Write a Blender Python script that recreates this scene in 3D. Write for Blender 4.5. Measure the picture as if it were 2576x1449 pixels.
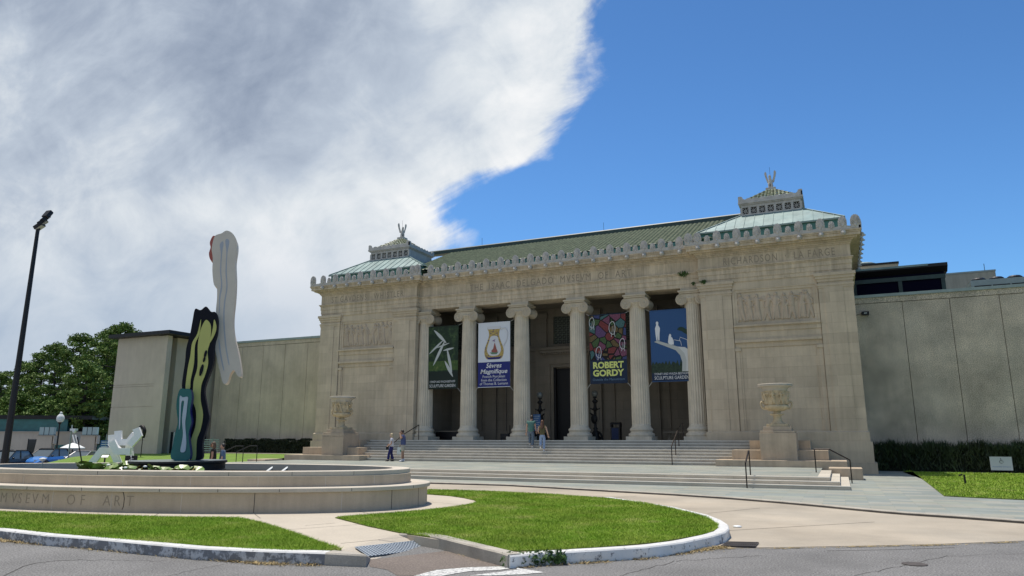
import bpy, bmesh, math, random
import numpy as np
from mathutils import Vector, Matrix
for o in list(bpy.data.objects): bpy.data.objects.remove(o)
R_=math.radians
random.seed(4); RNG=np.random.default_rng(4)
sc=bpy.context.scene; C=sc.collection
# ---------------------------------------------------------------- camera
F_=1786.0; PITCH=math.atan(378/F_); YAW=R_(24.3); EZ=1.8
cd=bpy.data.cameras.new('camera'); cam=bpy.data.objects.new('camera',cd); C.objects.link(cam)
cam.location=(0,0,EZ); cam.rotation_euler=(R_(90)+PITCH,0,YAW)
cd.sensor_width=36; cd.lens=36*F_/2576; cd.clip_end=3000; cd.clip_start=.1
sc.camera=cam
# ---------------------------------------------------------------- sky + sun
SUNV=Vector((-2.8,1.8,13.2)).normalized()
w=bpy.data.worlds.new("World"); sc.world=w; w.use_nodes=True
N=w.node_tree.nodes; L=w.node_tree.links; N.clear()
def wn(t,**k):
    n=N.new(t)
    for a,b in k.items(): setattr(n,a,b)
    return n
def wm(op,a,b=None,clamp=False):
    n=N.new('ShaderNodeMath'); n.operation=op; n.use_clamp=clamp
    for i,v in enumerate((a,b)):
        if v is None: continue
        if isinstance(v,(int,float)): n.inputs[i].default_value=v
        else: L.new(v,n.inputs[i])
    return n.outputs[0]
def wsmooth(v,a,b):
    n=N.new('ShaderNodeMapRange'); n.interpolation_type='SMOOTHSTEP'
    L.new(v,n.inputs[0]); n.inputs[1].default_value=a; n.inputs[2].default_value=b
    return n.outputs[0]
def wnoise(vec,scale,detail=6,rough=.55,dist=0):
    n=N.new('ShaderNodeTexNoise'); n.inputs['Scale'].default_value=scale; n.inputs['Detail'].default_value=detail
    n.inputs['Roughness'].default_value=rough; n.inputs['Distortion'].default_value=dist
    L.new(vec,n.inputs['Vector']); return n.outputs['Fac']
def wmix(f,a,b):
    n=N.new('ShaderNodeMix'); n.data_type='RGBA'; L.new(f,n.inputs[0]) if not isinstance(f,float) else setattr(n.inputs[0],'default_value',f)
    for i,v in ((6,a),(7,b)):
        if isinstance(v,tuple): n.inputs[i].default_value=(*v,1)
        else: L.new(v,n.inputs[i])
    return n.outputs[2]
sky=wn('ShaderNodeTexSky'); sky.sky_type='NISHITA'; sky.sun_disc=False
sky.sun_elevation=math.asin(SUNV.z); sky.sun_rotation=math.atan2(SUNV.x,SUNV.y)
sky.air_density=1.15; sky.dust_density=.35; sky.ozone_density=2.2
tc=wn('ShaderNodeTexCoord'); sx=wn('ShaderNodeSeparateXYZ'); L.new(tc.outputs['Generated'],sx.inputs[0])
# cloud bank described by world azimuth/elevation tangents around the museum's axis
A0=YAW; ca,sa=math.cos(A0),math.sin(A0)
fw=wm('ADD',wm('MULTIPLY',sx.outputs[0],-sa),wm('MULTIPLY',sx.outputs[1],ca))
rt=wm('ADD',wm('MULTIPLY',sx.outputs[0],ca),wm('MULTIPLY',sx.outputs[1],sa))
fwc=wm('MAXIMUM',fw,.12)
U=wm('DIVIDE',rt,fwc); V=wm('DIVIDE',sx.outputs[2],fwc)     # tangents: right of / above the axis
cv=wn('ShaderNodeCombineXYZ'); L.new(U,cv.inputs[0]); L.new(V,cv.inputs[1])
n1=wnoise(cv.outputs[0],2.6,9,.53,.5); n2=wnoise(cv.outputs[0],7.5,10,.60,.4)
# slanted streaks (anvil fibres) run up and to the right
mp=wn('ShaderNodeMapping',vector_type='TEXTURE'); mp.inputs['Rotation'].default_value=(0,0,R_(38)); mp.inputs['Scale'].default_value=(1.0,.42,1); L.new(cv.outputs[0],mp.inputs[0])
n3=wnoise(mp.outputs[0],1.9,4,.5,.5)
crv=wn('ShaderNodeFloatCurve'); L.new(wm('MULTIPLY',V,1.0,True),crv.inputs[1])
CUR=crv.mapping.curves[0]
#SKYEDGE
edge=[(0.0,-.10),(.12,-.105),(.245,-.10),(.285,-.075),(.325,-.095),(.375,-.045),(.42,.065),(.50,.11),(.58,.13),(.68,.16),(.84,.20),(1,.22)]
for i,(vv,uu) in enumerate(edge):
    y=(uu+.5)
    if i==0: CUR.points[0].location=(vv,y)
    elif i==len(edge)-1: CUR.points[-1].location=(vv,y)
    else: CUR.points.new(vv,y)
crv.mapping.update()
eu=wm('SUBTRACT',crv.outputs[0],.5)
dd=wm('SUBTRACT',eu,U)                      # >0 inside the bank
dd=wm('ADD',dd,wm('MULTIPLY',wm('SUBTRACT',n1,.5),.17)); dd=wm('ADD',dd,wm('MULTIPLY',wm('SUBTRACT',n2,.5),.13))
mp6=wn('ShaderNodeMapping',vector_type='TEXTURE'); mp6.inputs['Rotation'].default_value=(0,0,R_(30)); mp6.inputs['Scale'].default_value=(.9,.45,1); L.new(cv.outputs[0],mp6.inputs[0])
n6=wnoise(mp6.outputs[0],3.4,9,.62,1.1)
dd=wm('ADD',dd,wm('MULTIPLY',wm('SUBTRACT',n3,.5),.12)); dd=wm('ADD',dd,wm('MULTIPLY',wm('SUBTRACT',n6,.5),.16))
cover=wsmooth(dd,-.02,.05)
# brightness of the bank: whiter near its edge, grey inside
near=wm('SUBTRACT',1.0,wsmooth(dd,.06,.46)); lowb=wm('MULTIPLY',wm('SUBTRACT',1.0,wsmooth(V,.30,.48)),.15)
puff=wm('MULTIPLY',wm('SUBTRACT',n1,.5),1.7); puff=wm('ADD',puff,wm('MULTIPLY',wm('SUBTRACT',n3,.5),.6)); puff=wm('ADD',puff,wm('MULTIPLY',wm('SUBTRACT',n2,.5),1.15)); puff=wm('ADD',puff,wm('MULTIPLY',wm('SUBTRACT',n6,.5),.6))
br=wm('ADD',wm('ADD',wm('MULTIPLY',near,.42),wm('ADD',lowb,.37)),wm('MULTIPLY',puff,.85),True)
cr=wn('ShaderNodeValToRGB'); L.new(br,cr.inputs[0]); e=cr.color_ramp.elements
e[0].position=0; e[0].color=(.26,.32,.43,1); e[1].position=1; e[1].color=(.93,.94,.95,1)
for p_,c_ in ((.25,(.36,.425,.535)),(.5,(.50,.57,.67)),(.75,(.72,.77,.82))):
    q=e.new(p_); q.color=(*c_,1)
# low horizon veil and small cumulus
n4=wnoise(cv.outputs[0],7,10,.6,.2)
low=wsmooth(wm('SUBTRACT',n4,wm('MULTIPLY',V,1.3)),.27,.40)
BGS=.075
skys=wn('ShaderNodeVectorMath',operation='MULTIPLY'); L.new(sky.outputs[0],skys.inputs[0]); skys.inputs[1].default_value=(.74,1.24,1.74)
clouds=wn('ShaderNodeVectorMath',operation='SCALE'); L.new(cr.outputs[0],clouds.inputs[0]); clouds.inputs['Scale'].default_value=1/BGS
skg=wn('ShaderNodeVectorMath',operation='SCALE'); L.new(skys.outputs[0],skg.inputs[0]); L.new(wm('SUBTRACT',1.12,wm('MULTIPLY',wsmooth(V,.15,.75),.20)),skg.inputs['Scale'])
lowm=wm('MULTIPLY',wm('SUBTRACT',1.0,wsmooth(V,.14,.34)),.6)
cl2=wmix(lowm,clouds.outputs[0],(.40/BGS,.50/BGS,.64/BGS))
mixc=wmix(cover,skg.outputs[0],cl2)
bgn=wn('ShaderNodeBackground'); L.new(mixc,bgn.inputs[0]); bgn.inputs[1].default_value=BGS
wo=wn('ShaderNodeOutputWorld'); L.new(bgn.outputs[0],wo.inputs[0])
sl=bpy.data.lights.new('sun','SUN'); sun=bpy.data.objects.new('sun',sl); C.objects.link(sun)
sl.energy=4.5; sl.angle=R_(.53); sl.color=(1,.93,.83)
sun.rotation_euler=SUNV.to_track_quat('Z','Y').to_euler(); sun.location=(-20,0,60)
sc.view_settings.view_transform='Standard'; sc.view_settings.look='None'; sc.view_settings.exposure=0.0; sc.view_settings.gamma=1
sc.render.engine='CYCLES'
sc.cycles.max_bounces=6; sc.cycles.diffuse_bounces=3; sc.cycles.glossy_bounces=3; sc.cycles.transparent_max_bounces=6; sc.cycles.transmission_bounces=4
# ---------------------------------------------------------------- measuring helpers (2576-wide survey frame -> metres)
fh=Vector((-math.sin(YAW),math.cos(YAW),0)); rv=Vector((math.cos(YAW),math.sin(YAW),0)); uz=Vector((0,0,1))
fv=fh*math.cos(PITCH)+uz*math.sin(PITCH); uv=uz*math.cos(PITCH)-fh*math.sin(PITCH); EYE=Vector((0,0,EZ))
def ray(x,y): return fv+rv*((x-1288)/F_)-uv*((y-724.5)/F_)
def az(x,y,z=0.0): d=ray(x,y); t=(z-EZ)/d.z; return (d.x*t,d.y*t)
def ay(x,y,Y): d=ray(x,y); t=Y/d.y; return (d.x*t,EZ+d.z*t)
def apl(x,y,P,n): d=ray(x,y); t=(Vector(P)-EYE).dot(n)/d.dot(n); return EYE+d*t
def pr(X,Y,Z):
    v=Vector((X,Y,Z))-EYE; w_=v.dot(fv); return (1288+F_*v.dot(rv)/w_, 724.5-F_*v.dot(uv)/w_)
def az_d(x,D,z=0.0):
    "ground point seen in column x at D metres along the heading"
    u=(x-1288)/1825.0; p=fh*D+rv*(u*D); return (p.x,p.y)
# ---------------------------------------------------------------- mesh helpers
class MB:
    def __init__(s): s.v=[]; s.f=[]; s.mi=[]
    def add(s,vs,fs,mi=0):
        b=len(s.v); s.v+= [tuple(p) for p in vs]; s.f+=[tuple(b+i for i in f) for f in fs]; s.mi+=[mi]*len(fs); return s
    def box(s,x0,x1,y0,y1,z0,z1,mi=0):
        v=[(x0,y0,z0),(x1,y0,z0),(x1,y1,z0),(x0,y1,z0),(x0,y0,z1),(x1,y0,z1),(x1,y1,z1),(x0,y1,z1)]
        return s.add(v,[(3,2,1,0),(4,5,6,7),(0,1,5,4),(1,2,6,5),(2,3,7,6),(3,0,4,7)],mi)
    def prism(s,pts,z0,z1,mi=0):
        "horizontal polygon extruded in z"
        n=len(pts); a=sum(pts[i][0]*pts[(i+1)%n][1]-pts[(i+1)%n][0]*pts[i][1] for i in range(n))
        if a<0: pts=pts[::-1]
        v=[(p[0],p[1],z0) for p in pts]+[(p[0],p[1],z1) for p in pts]
        return s.add(v,[tuple(range(n-1,-1,-1)),tuple(range(n,2*n))]+[(i,(i+1)%n,n+(i+1)%n,n+i) for i in range(n)],mi)
    def sheet(s,pts,z,mi=0):
        n=len(pts); a=sum(pts[i][0]*pts[(i+1)%n][1]-pts[(i+1)%n][0]*pts[i][1] for i in range(n))
        if a<0: pts=pts[::-1]
        return s.add([(p[0],p[1],z if len(p)<3 else p[2]) for p in pts],[tuple(range(n))],mi)
    def extr(s,pts,off,mi=0):
        "planar 3-D polygon extruded along a vector"
        n=len(pts); off=Vector(off); v=[Vector(p) for p in pts]; v2=[p+off for p in v]
        return s.add(v+v2,[tuple(range(n-1,-1,-1)),tuple(range(n,2*n))]+[(i,(i+1)%n,n+(i+1)%n,n+i) for i in range(n)],mi)
    def xprof(s,prof,x0,x1,mi=0):
        "profile of (y,z) points swept along x"
        return s.extr([(x0,p[0],p[1]) for p in prof],(x1-x0,0,0),mi)
    def lathe(s,prof,c=(0,0,0),n=24,mod=None,mi=0,cap=True):
        m=len(prof); v=[]
        for j,(r,z) in enumerate(prof):
            for i in range(n):
                t=2*math.pi*i/n; rr=r if mod is None else mod(r,z,t)
                v.append((c[0]+rr*math.cos(t),c[1]+rr*math.sin(t),c[2]+z))
        f=[(j*n+i,j*n+(i+1)%n,(j+1)*n+(i+1)%n,(j+1)*n+i) for j in range(m-1) for i in range(n)]
        if cap: f+=[tuple(range(n-1,-1,-1)),tuple((m-1)*n+i for i in range(n))]
        return s.add(v,f,mi)
    def tube(s,pts,r,n=8,mi=0,cap=True):
        pts=[Vector(p) for p in pts]; rs=r if isinstance(r,(list,tuple)) else [r]*len(pts); v=[]; m=len(pts)
        up=None
        for j,p in enumerate(pts):
            t=(pts[min(j+1,m-1)]-pts[max(j-1,0)]); t=t.normalized() if t.length>1e-9 else Vector((0,0,1))
            if up is None: up=Vector((0,0,1)) if abs(t.z)<.9 else Vector((0,1,0))
            a=t.cross(up); a=a.normalized() if a.length>1e-6 else Vector((1,0,0)); b=a.cross(t).normalized(); up=b
            for i in range(n):
                th=2*math.pi*(i+.5)/n; v.append(p+a*(rs[j]*math.cos(th))+b*(rs[j]*math.sin(th)))
        f=[(j*n+i,(j+1)*n+i,(j+1)*n+(i+1)%n,j*n+(i+1)%n) for j in range(m-1) for i in range(n)]
        f=[q[::-1] for q in f]
        if cap: f+=[tuple(range(n)),tuple((m-1)*n+i for i in range(n-1,-1,-1))]
        return s.add(v,f,mi)
    def ell(s,c,r,n=12,m=8,mi=0):
        v=[];
        for j in range(m+1):
            ph=math.pi*j/m
            for i in range(n):
                t=2*math.pi*i/n; v.append((c[0]+r[0]*math.sin(ph)*math.cos(t),c[1]+r[1]*math.sin(ph)*math.sin(t),c[2]-r[2]*math.cos(ph)))
        f=[(j*n+i,j*n+(i+1)%n,(j+1)*n+(i+1)%n,(j+1)*n+i) for j in range(m) for i in range(n)]
        return s.add(v,f,mi)
    def build(s,name,mat,parent=None,smooth=False,loc=None,rot=None,bevel=0):
        me=bpy.data.meshes.new(name); me.from_pydata([tuple(v) for v in s.v],[],s.f)
        for m in (mat if isinstance(mat,(list,tuple)) else [mat]): me.materials.append(m)
        if any(s.mi): me.polygons.foreach_set('material_index',s.mi)
        if smooth: me.polygons.foreach_set('use_smooth',[True]*len(me.polygons))
        me.validate(); me.update()
        o=bpy.data.objects.new(name,me); C.objects.link(o)
        if loc is not None: o.location=loc
        if rot is not None: o.rotation_euler=rot
        if parent is not None: o.parent=parent
        if bevel:
            b=o.modifiers.new('bevel','BEVEL'); b.width=bevel; b.segments=2; b.limit_method='ANGLE'
        return o
def npmesh(name,verts,faces,mat,parent=None,k=3):
    "numpy verts (n,3) faces (m,k) -> object, fast"
    me=bpy.data.meshes.new(name); verts=np.asarray(verts,np.float32); faces=np.asarray(faces,np.int32); m=len(faces)
    me.vertices.add(len(verts)); me.vertices.foreach_set('co',verts.ravel())
    me.loops.add(m*k); me.loops.foreach_set('vertex_index',faces.ravel())
    me.polygons.add(m); me.polygons.foreach_set('loop_start',np.arange(0,m*k,k,dtype=np.int32)); me.polygons.foreach_set('loop_total',np.full(m,k,np.int32))
    me.materials.append(mat); me.update(calc_edges=True)
    o=bpy.data.objects.new(name,me); C.objects.link(o)
    if parent is not None: o.parent=parent
    return o
def tag(o,label=None,cat=None,group=None,kind=None):
    if label: o['label']=label
    if cat: o['category']=cat
    if group: o['group']=group
    if kind: o['kind']=kind
    return o
def empty(name,loc,label=None,cat=None,group=None,rz=0):
    o=bpy.data.objects.new(name,None); C.objects.link(o); o.location=loc; o.rotation_euler=(0,0,rz); o.empty_display_size=.2
    return tag(o,label,cat,group)
def children(o): return [c for c in bpy.data.objects if c.parent==o]
def copy_tree(o,parent=None):
    c=o.copy(); C.objects.link(c)
    if parent is not None: c.parent=parent
    for ch in children(o): copy_tree(ch,c)
    return c
def dup(o,parent=None,loc=None,rot=None,scale=None):
    c=o.copy(); C.objects.link(c)
    if parent is not None: c.parent=parent
    if loc is not None: c.location=loc
    if rot is not None: c.rotation_euler=rot
    if scale is not None: c.scale=scale
    return c
def spline(pts,n=8,closed=True):
    out=[]; m=len(pts); P=[Vector(p) for p in pts]
    for i in range(m if closed else m-1):
        p0,p1,p2,p3=(P[(i-1)%m],P[i],P[(i+1)%m],P[(i+2)%m]) if closed else (P[max(i-1,0)],P[i],P[i+1],P[min(i+2,m-1)])
        for k in range(n):
            t=k/n; out.append(.5*((2*p1)+(p2-p0)*t+(2*p0-5*p1+4*p2-p3)*t*t+(3*p1-p0-3*p2+p3)*t**3))
    if not closed: out.append(P[-1])
    return out
def text(name,s,size,mat,parent=None,loc=(0,0,0),rot=(0,0,0),ext=.004,align='CENTER',shear=0,width=1.0,bold=0,space=1.0):
    c=bpy.data.curves.new(name,'FONT'); c.body=s; c.size=size; c.extrude=ext; c.align_x=align; c.shear=shear; c.offset=bold; c.space_character=space; c.resolution_u=3
    o=bpy.data.objects.new(name,c); C.objects.link(o)
    dg=bpy.context.evaluated_depsgraph_get(); me=bpy.data.meshes.new_from_object(o.evaluated_get(dg)); me.name=name
    bpy.data.objects.remove(o); me.materials.clear(); me.materials.append(mat)
    if width!=1.0:
        for v in me.vertices: v.co.x*=width
    ob=bpy.data.objects.new(name,me); C.objects.link(ob); ob.location=loc; ob.rotation_euler=rot
    if parent is not None: ob.parent=parent
    return ob
# ---------------------------------------------------------------- materials
def mat(name,col,rough=.8,metal=0,var=0,vscale=3,col2=None,bump=0,bscale=20,speck=0,spscale=60,spec=None,streak=0,extra=None,trans=0):
    m=bpy.data.materials.new(name); m.use_nodes=True; nt=m.node_tree; n=nt.nodes; l=nt.links; b=n['Principled BSDF']
    b.inputs['Roughness'].default_value=rough; b.inputs['Metallic'].default_value=metal
    if spec is not None: b.inputs['Specular IOR Level'].default_value=spec
    if trans: b.inputs['Transmission Weight'].default_value=trans
    tcn=n.new('ShaderNodeTexCoord'); geo=n.new('ShaderNodeNewGeometry'); P=geo.outputs['Position']
    def noise(sc_,d=5,vec=None,r=.6):
        q=n.new('ShaderNodeTexNoise'); q.inputs['Scale'].default_value=sc_; q.inputs['Detail'].default_value=d; q.inputs['Roughness'].default_value=r
        l.new(vec or P,q.inputs['Vector']); return q.outputs['Fac']
    def ramp(f,a,c,lo=.35,hi=.65):
        q=n.new('ShaderNodeMapRange'); q.inputs[1].default_value=lo; q.inputs[2].default_value=hi; q.inputs[3].default_value=a; q.inputs[4].default_value=c; l.new(f,q.inputs[0]); return q.outputs[0]
    def mix(f,a,c,bt='MIX'):
        q=n.new('ShaderNodeMix'); q.data_type='RGBA'; q.blend_type=bt
        if isinstance(f,(int,float)): q.inputs[0].default_value=f
        else: l.new(f,q.inputs[0])
        for i,v in ((6,a),(7,c)):
            if isinstance(v,tuple): q.inputs[i].default_value=(*v[:3],1)
            else: l.new(v,q.inputs[i])
        return q.outputs[2]
    def mul(cl,f):
        q=n.new('ShaderNodeVectorMath'); q.operation='SCALE'; l.new(cl,q.inputs[0]); l.new(f,q.inputs['Scale']); return q.outputs[0]
    rgb=n.new('ShaderNodeRGB'); rgb.outputs[0].default_value=(*col,1); out=rgb.outputs[0]
    if col2 is not None: out=mix(ramp(noise(vscale,6),0,1),out,col2)
    if var: out=mul(out,ramp(noise(vscale*.7+.13,7),1-var,1+var,.3,.7))
    if speck: out=mul(out,ramp(noise(spscale,2),1-speck,1+speck,.3,.7))
    if streak:
        mp_=n.new('ShaderNodeMapping'); mp_.inputs['Scale'].default_value=(3.2,3.2,.22); l.new(P,mp_.inputs[0])
        out=mul(out,ramp(noise(1.3,6,mp_.outputs[0],.7),1-streak,1+streak*.5,.3,.62))
    H=None
    if extra: out,H=extra(n,l,P,out,dict(noise=noise,ramp=ramp,mix=mix,mul=mul),b)
    l.new(out,b.inputs['Base Color'])
    if bump or H is not None:
        bp=n.new('ShaderNodeBump'); bp.inputs['Strength'].default_value=1; bp.inputs['Distance'].default_value=bump or .01
        h=noise(bscale,6)
        if H is not None:
            ad=n.new('ShaderNodeMath'); ad.operation='MULTIPLY_ADD'; l.new(h,ad.inputs[0]); ad.inputs[1].default_value=.35; l.new(H,ad.inputs[2]); h=ad.outputs[0]
        l.new(h,bp.inputs['Height']); l.new(bp.outputs[0],b.inputs['Normal'])
    return m
def blocks(bw,bh,joint=.006,amt=.08,jdark=.62,plane='xz',warp=0,offset=.5,cols=None,rot=0):
    "masonry courses in world metres; returns an extra() for mat"
    def ex(n,l,P,out,h,b):
        s=n.new('ShaderNodeSeparateXYZ'); l.new(P,s.inputs[0]); c=n.new('ShaderNodeCombineXYZ')
        if plane=='xz':
            a=n.new('ShaderNodeMath'); a.operation='ADD'; l.new(s.outputs[0],a.inputs[0]); l.new(s.outputs[1],a.inputs[1]); l.new(a.outputs[0],c.inputs[0]); l.new(s.outputs[2],c.inputs[1])
        else: l.new(s.outputs[0],c.inputs[0]); l.new(s.outputs[1],c.inputs[1])
        v=c.outputs[0]
        if rot:
            mp_=n.new('ShaderNodeMapping'); mp_.inputs['Rotation'].default_value=(0,0,rot); l.new(v,mp_.inputs[0]); v=mp_.outputs[0]
        br_=n.new('ShaderNodeTexBrick'); br_.offset=offset; br_.squash=1; l.new(v,br_.inputs['Vector'])
        br_.inputs['Scale'].default_value=1; br_.inputs['Brick Width'].default_value=bw; br_.inputs['Row Height'].default_value=bh; br_.inputs['Mortar Size'].default_value=joint; br_.inputs['Mortar Smooth'].default_value=.3
        br_.inputs['Color1'].default_value=(0,0,0,1); br_.inputs['Color2'].default_value=(1,1,1,1); br_.inputs['Mortar'].default_value=(.5,.5,.5,1); br_.inputs['Bias'].default_value=0
        if cols:
            cr_=n.new('ShaderNodeValToRGB'); l.new(br_.outputs['Color'],cr_.inputs[0]); el=cr_.color_ramp.elements; cr_.color_ramp.interpolation='CONSTANT'
            el[0].color=(*cols[0],1); el[1].position=.999; el[1].color=(*cols[-1],1)
            for i,cc in enumerate(cols[1:],1): q=el.new(i/len(cols)); q.color=(*cc,1)
            out=h['mix'](.75,out,cr_.outputs[0],'MULTIPLY')
        else:
            out=h['mul'](out,h['ramp'](br_.outputs['Color'],1-amt,1+amt,0,1))
        out=h['mul'](out,h['ramp'](br_.outputs['Fac'],1,jdark,0,1))
        inv=n.new('ShaderNodeMath'); inv.operation='SUBTRACT'; inv.inputs[0].default_value=1; l.new(br_.outputs['Fac'],inv.inputs[1])
        return out,inv.outputs[0]
    return ex
M={}
M['stone']=mat('limestone',(.55,.455,.33),.85,var=.13,vscale=.8,bump=.004,bscale=14,streak=.12,extra=blocks(1.45,.56,.005,.075,.84))
M['stone_plain']=mat('limestone_carved',(.52,.445,.335),.85,var=.12,vscale=1.5,bump=.006,bscale=18,streak=.10)
M['stone_relief']=mat('limestone_relief',(.50,.405,.30),.9,var=.14,vscale=2.5,bump=.006,bscale=20,streak=.10)
M['stone_dark']=mat('limestone_inner_shade',(.22,.187,.145),.9,var=.10,vscale=1.2,streak=.08,bump=.004,extra=blocks(1.4,.6,.006,.05,.75))  # darker copy of the limestone, portico shade put into its colour
M['column']=mat('column_limestone',(.60,.525,.41),.85,var=.12,vscale=1.6,streak=.13,bump=.005,bscale=25)
M['cornice']=mat('cornice_limestone',(.535,.44,.315),.88,var=.16,vscale=1.1,streak=.28,bump=.006,extra=lambda n,l,P,out,h,b:(h['mix'](h['ramp'](h['noise'](1.5,9,None,.78),0,.55,.58,.70),out,(.17,.145,.105)),None))
M['cresting']=mat('pale_terracotta',(.49,.465,.43),.85,var=.18,vscale=4,bump=.008,bscale=30)
M['carve']=mat('engraved_shadow_stone',(.30,.25,.19),.9)  # dark tone stands for shade inside cut letters, drawn as thin raised meshes
M['verd']=mat('verdigris_copper',(.15,.235,.235),.55,metal=.1,var=.22,vscale=1.4,col2=(.22,.305,.295))
M['verd_dark']=mat('dark_verdigris',(.05,.16,.15),.5,metal=.2,var=.3,vscale=2)  # darker copper tone puts eave shade into the roof fascia and gutter band
M['ridge']=mat('dark_green_ridge_tile',(.02,.05,.045),.5,var=.3)
M['tile']=mat('green_glazed_tile',(.20,.235,.14),.45,var=.35,vscale=5,col2=(.10,.14,.08),bump=.006)
M['step']=mat('granite_step',(.42,.385,.325),.8,var=.10,vscale=2,col2=(.36,.33,.28),speck=.08,streak=.06,bump=.003)
M['step_tan']=mat('tan_stone_step',(.50,.455,.375),.8,var=.12,vscale=1.6,speck=.08,bump=.003,extra=blocks(2.6,.14,.006,.05,.7))
M['nosing']=mat('tread_highlight_nosing',(.66,.63,.56),.8,var=.10,vscale=2,speck=.06)  # pale tone puts the sunlit tread highlights into the step edges
M['block']=mat('tan_block_stone',(.46,.37,.27),.85,var=.15,vscale=1.3,streak=.12,bump=.004)
M['fount']=mat('fountain_limestone',(.47,.385,.285),.85,var=.14,vscale=.9,streak=.10,bump=.004,speck=.05)
M['coping']=mat('fountain_coping_stone',(.52,.465,.385),.8,var=.12,vscale=1.5,speck=.06,bump=.003)
M['urn']=mat('yellowed_urn_stone',(.55,.44,.28),.85,var=.25,vscale=4,streak=.15,bump=.006)
M['joint']=mat('mortar_light',(.55,.50,.43),.9)
M['jointdark']=mat('open_joint',(.05,.045,.04),.95)
M['wing']=mat('exposed_aggregate_concrete',(.60,.505,.395),.95,var=.28,vscale=.55,col2=(.46,.40,.32),speck=.55,spscale=26,bump=.012,bscale=60,streak=.05)
M['wing_smooth']=mat('smooth_concrete',(.42,.40,.32),.9,var=.12,vscale=.9,streak=.15,bump=.003)
M['metalcap']=mat('weathered_metal_coping',(.30,.36,.34),.5,metal=.4,var=.12)
M['slate']=mat('bluestone_paving',(.285,.29,.262),.75,var=.15,vscale=.6,speck=.06,bump=.003,extra=blocks(1.15,.42,.008,.08,.8,'xy',cols=[(.72,.80,.78),(1,1,.97),(.66,.76,.80),(.90,.95,.86),(1,.97,.88),(.80,.90,.92)]))
M['drive']=mat('tan_concrete_drive',(.40,.345,.27),.85,var=.2,vscale=.35,col2=(.35,.31,.25),speck=.07,spscale=40,bump=.003,bscale=40)
M['walk']=mat('pale_concrete_walk',(.47,.415,.335),.85,var=.10,vscale=.8,speck=.06,spscale=30,bump=.002,bscale=60)
M['asphalt']=mat('worn_asphalt',(.175,.172,.168),.9,var=.18,vscale=.8,speck=.6,spscale=38,bump=.012,bscale=70)
M['patch']=mat('brown_asphalt_patch',(.175,.145,.125),.95,var=.12,vscale=1.2,speck=.4,spscale=38,bump=.012,bscale=70)
def worn(th=.5,under=(.16,.165,.175),sc_=5):
    def ex(n,l,P,out,h,b):
        f=h['ramp'](h['noise'](sc_,8,None,.75),0,1,th,th+.06)
        return h['mix'](f,out,under),None
    return ex
M['paint']=mat('worn_white_road_paint',(.58,.58,.56),.8,speck=.2,extra=worn(.50,(.27,.27,.27),16))
M['curbwhite']=mat('worn_white_kerb_paint',(.60,.60,.59),.75,var=.1,extra=worn(.57,(.22,.22,.22),7),bump=.004)
M['curbface']=mat('flaking_kerb_face',(.19,.20,.22),.85,var=.2,vscale=2,extra=worn(.485,(.50,.52,.55),5),bump=.01)
M['curbface_pale']=mat('painted_kerb_face',(.80,.78,.74),.85,var=.12,vscale=2,extra=worn(.55,(.16,.16,.165),5),bump=.01)
M['curbgrey']=mat('bare_concrete_kerb',(.38,.35,.30),.9,var=.2,vscale=3,speck=.15,bump=.008)
M['curbdark']=mat('dark_kerb_face',(.11,.10,.09),.9,var=.3,vscale=3)  # kerb face much darker than its top
M['grass']=mat('lawn_blades',(.20,.355,.022),.7,var=.28,vscale=1.1,col2=(.28,.38,.045),extra=lambda n,l,P,out,h,b:(h['mix'](h['ramp'](h['noise'](.9,8,None,.7),0,.7,.53,.66),out,(.42,.40,.14)),None),spec=.2)
M['soil']=mat('lawn_base',(.11,.16,.02),.9,var=.3,vscale=6,speck=.3,spscale=50,bump=.03,bscale=40)
M['grass_far']=mat('far_lawn',(.13,.22,.025),.9,var=.2,vscale=1.5,speck=.25,spscale=18,bump=.04,bscale=22)
M['earth']=mat('ground_soil',(.10,.13,.05),.95,var=.3,vscale=.3)
M['dry']=mat('dry_grass_litter',(.36,.28,.14),.95,var=.4,vscale=8)
M['weed']=mat('weed_leaves',(.05,.11,.02),.6,var=.3,vscale=9)
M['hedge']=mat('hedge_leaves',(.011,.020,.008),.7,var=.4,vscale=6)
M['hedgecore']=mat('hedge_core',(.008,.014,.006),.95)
M['black']=mat('black_metal',(.012,.012,.014),.45,metal=.3)
M['iron']=mat('wrought_iron',(.015,.014,.014),.55,metal=.4)
M['rail']=mat('dark_brown_handrail',(.03,.02,.016),.4,metal=.5)
M['dark']=mat('dark_doorway',(.006,.006,.007),.6)
M['car_glass']=mat('car_window_glass',(.09,.115,.13),.08,spec=.7)  # base colour raised to put the sky reflection into the panes
M['glass']=mat('dark_glass',(.01,.013,.02),.08,spec=.6)
M['navyglass']=mat('navy_tinted_panel',(.003,.003,.014),.9,spec=.1)
M['white']=mat('white_paint',(.78,.80,.79),.45)
M['cream']=mat('cream_plaster',(.50,.44,.32),.85,var=.08)
M['globe']=mat('opal_glass_globe',(.75,.77,.75),.25)
M['globe_off']=mat('clear_grey_globe',(.16,.17,.16),.15)
M['water']=mat('dark_pond_water',(.008,.012,.010),.04,spec=.6)
M['tactile']=mat('grey_tactile_paving',(.30,.34,.38),.8,var=.10,vscale=5)
M['grate']=mat('rusty_drain_grate',(.07,.06,.055),.8,var=.3,vscale=12)
M['bark']=mat('pine_bark',(.045,.038,.035),.95,var=.3,vscale=4,bump=.03,bscale=8)
def leafy(name,a,b_,sc_=1.2):
    m=mat(name,a,.65,var=.3,vscale=sc_,col2=b_,spec=.25); return m
M['pine']=leafy('pine_needles',(.085,.15,.028),(.165,.235,.05))
M['pine2']=leafy('broadleaf_foliage',(.08,.14,.022),(.14,.22,.045))
M['woods']=leafy('distant_woods',(.04,.075,.02),(.08,.13,.03),.4)
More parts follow.
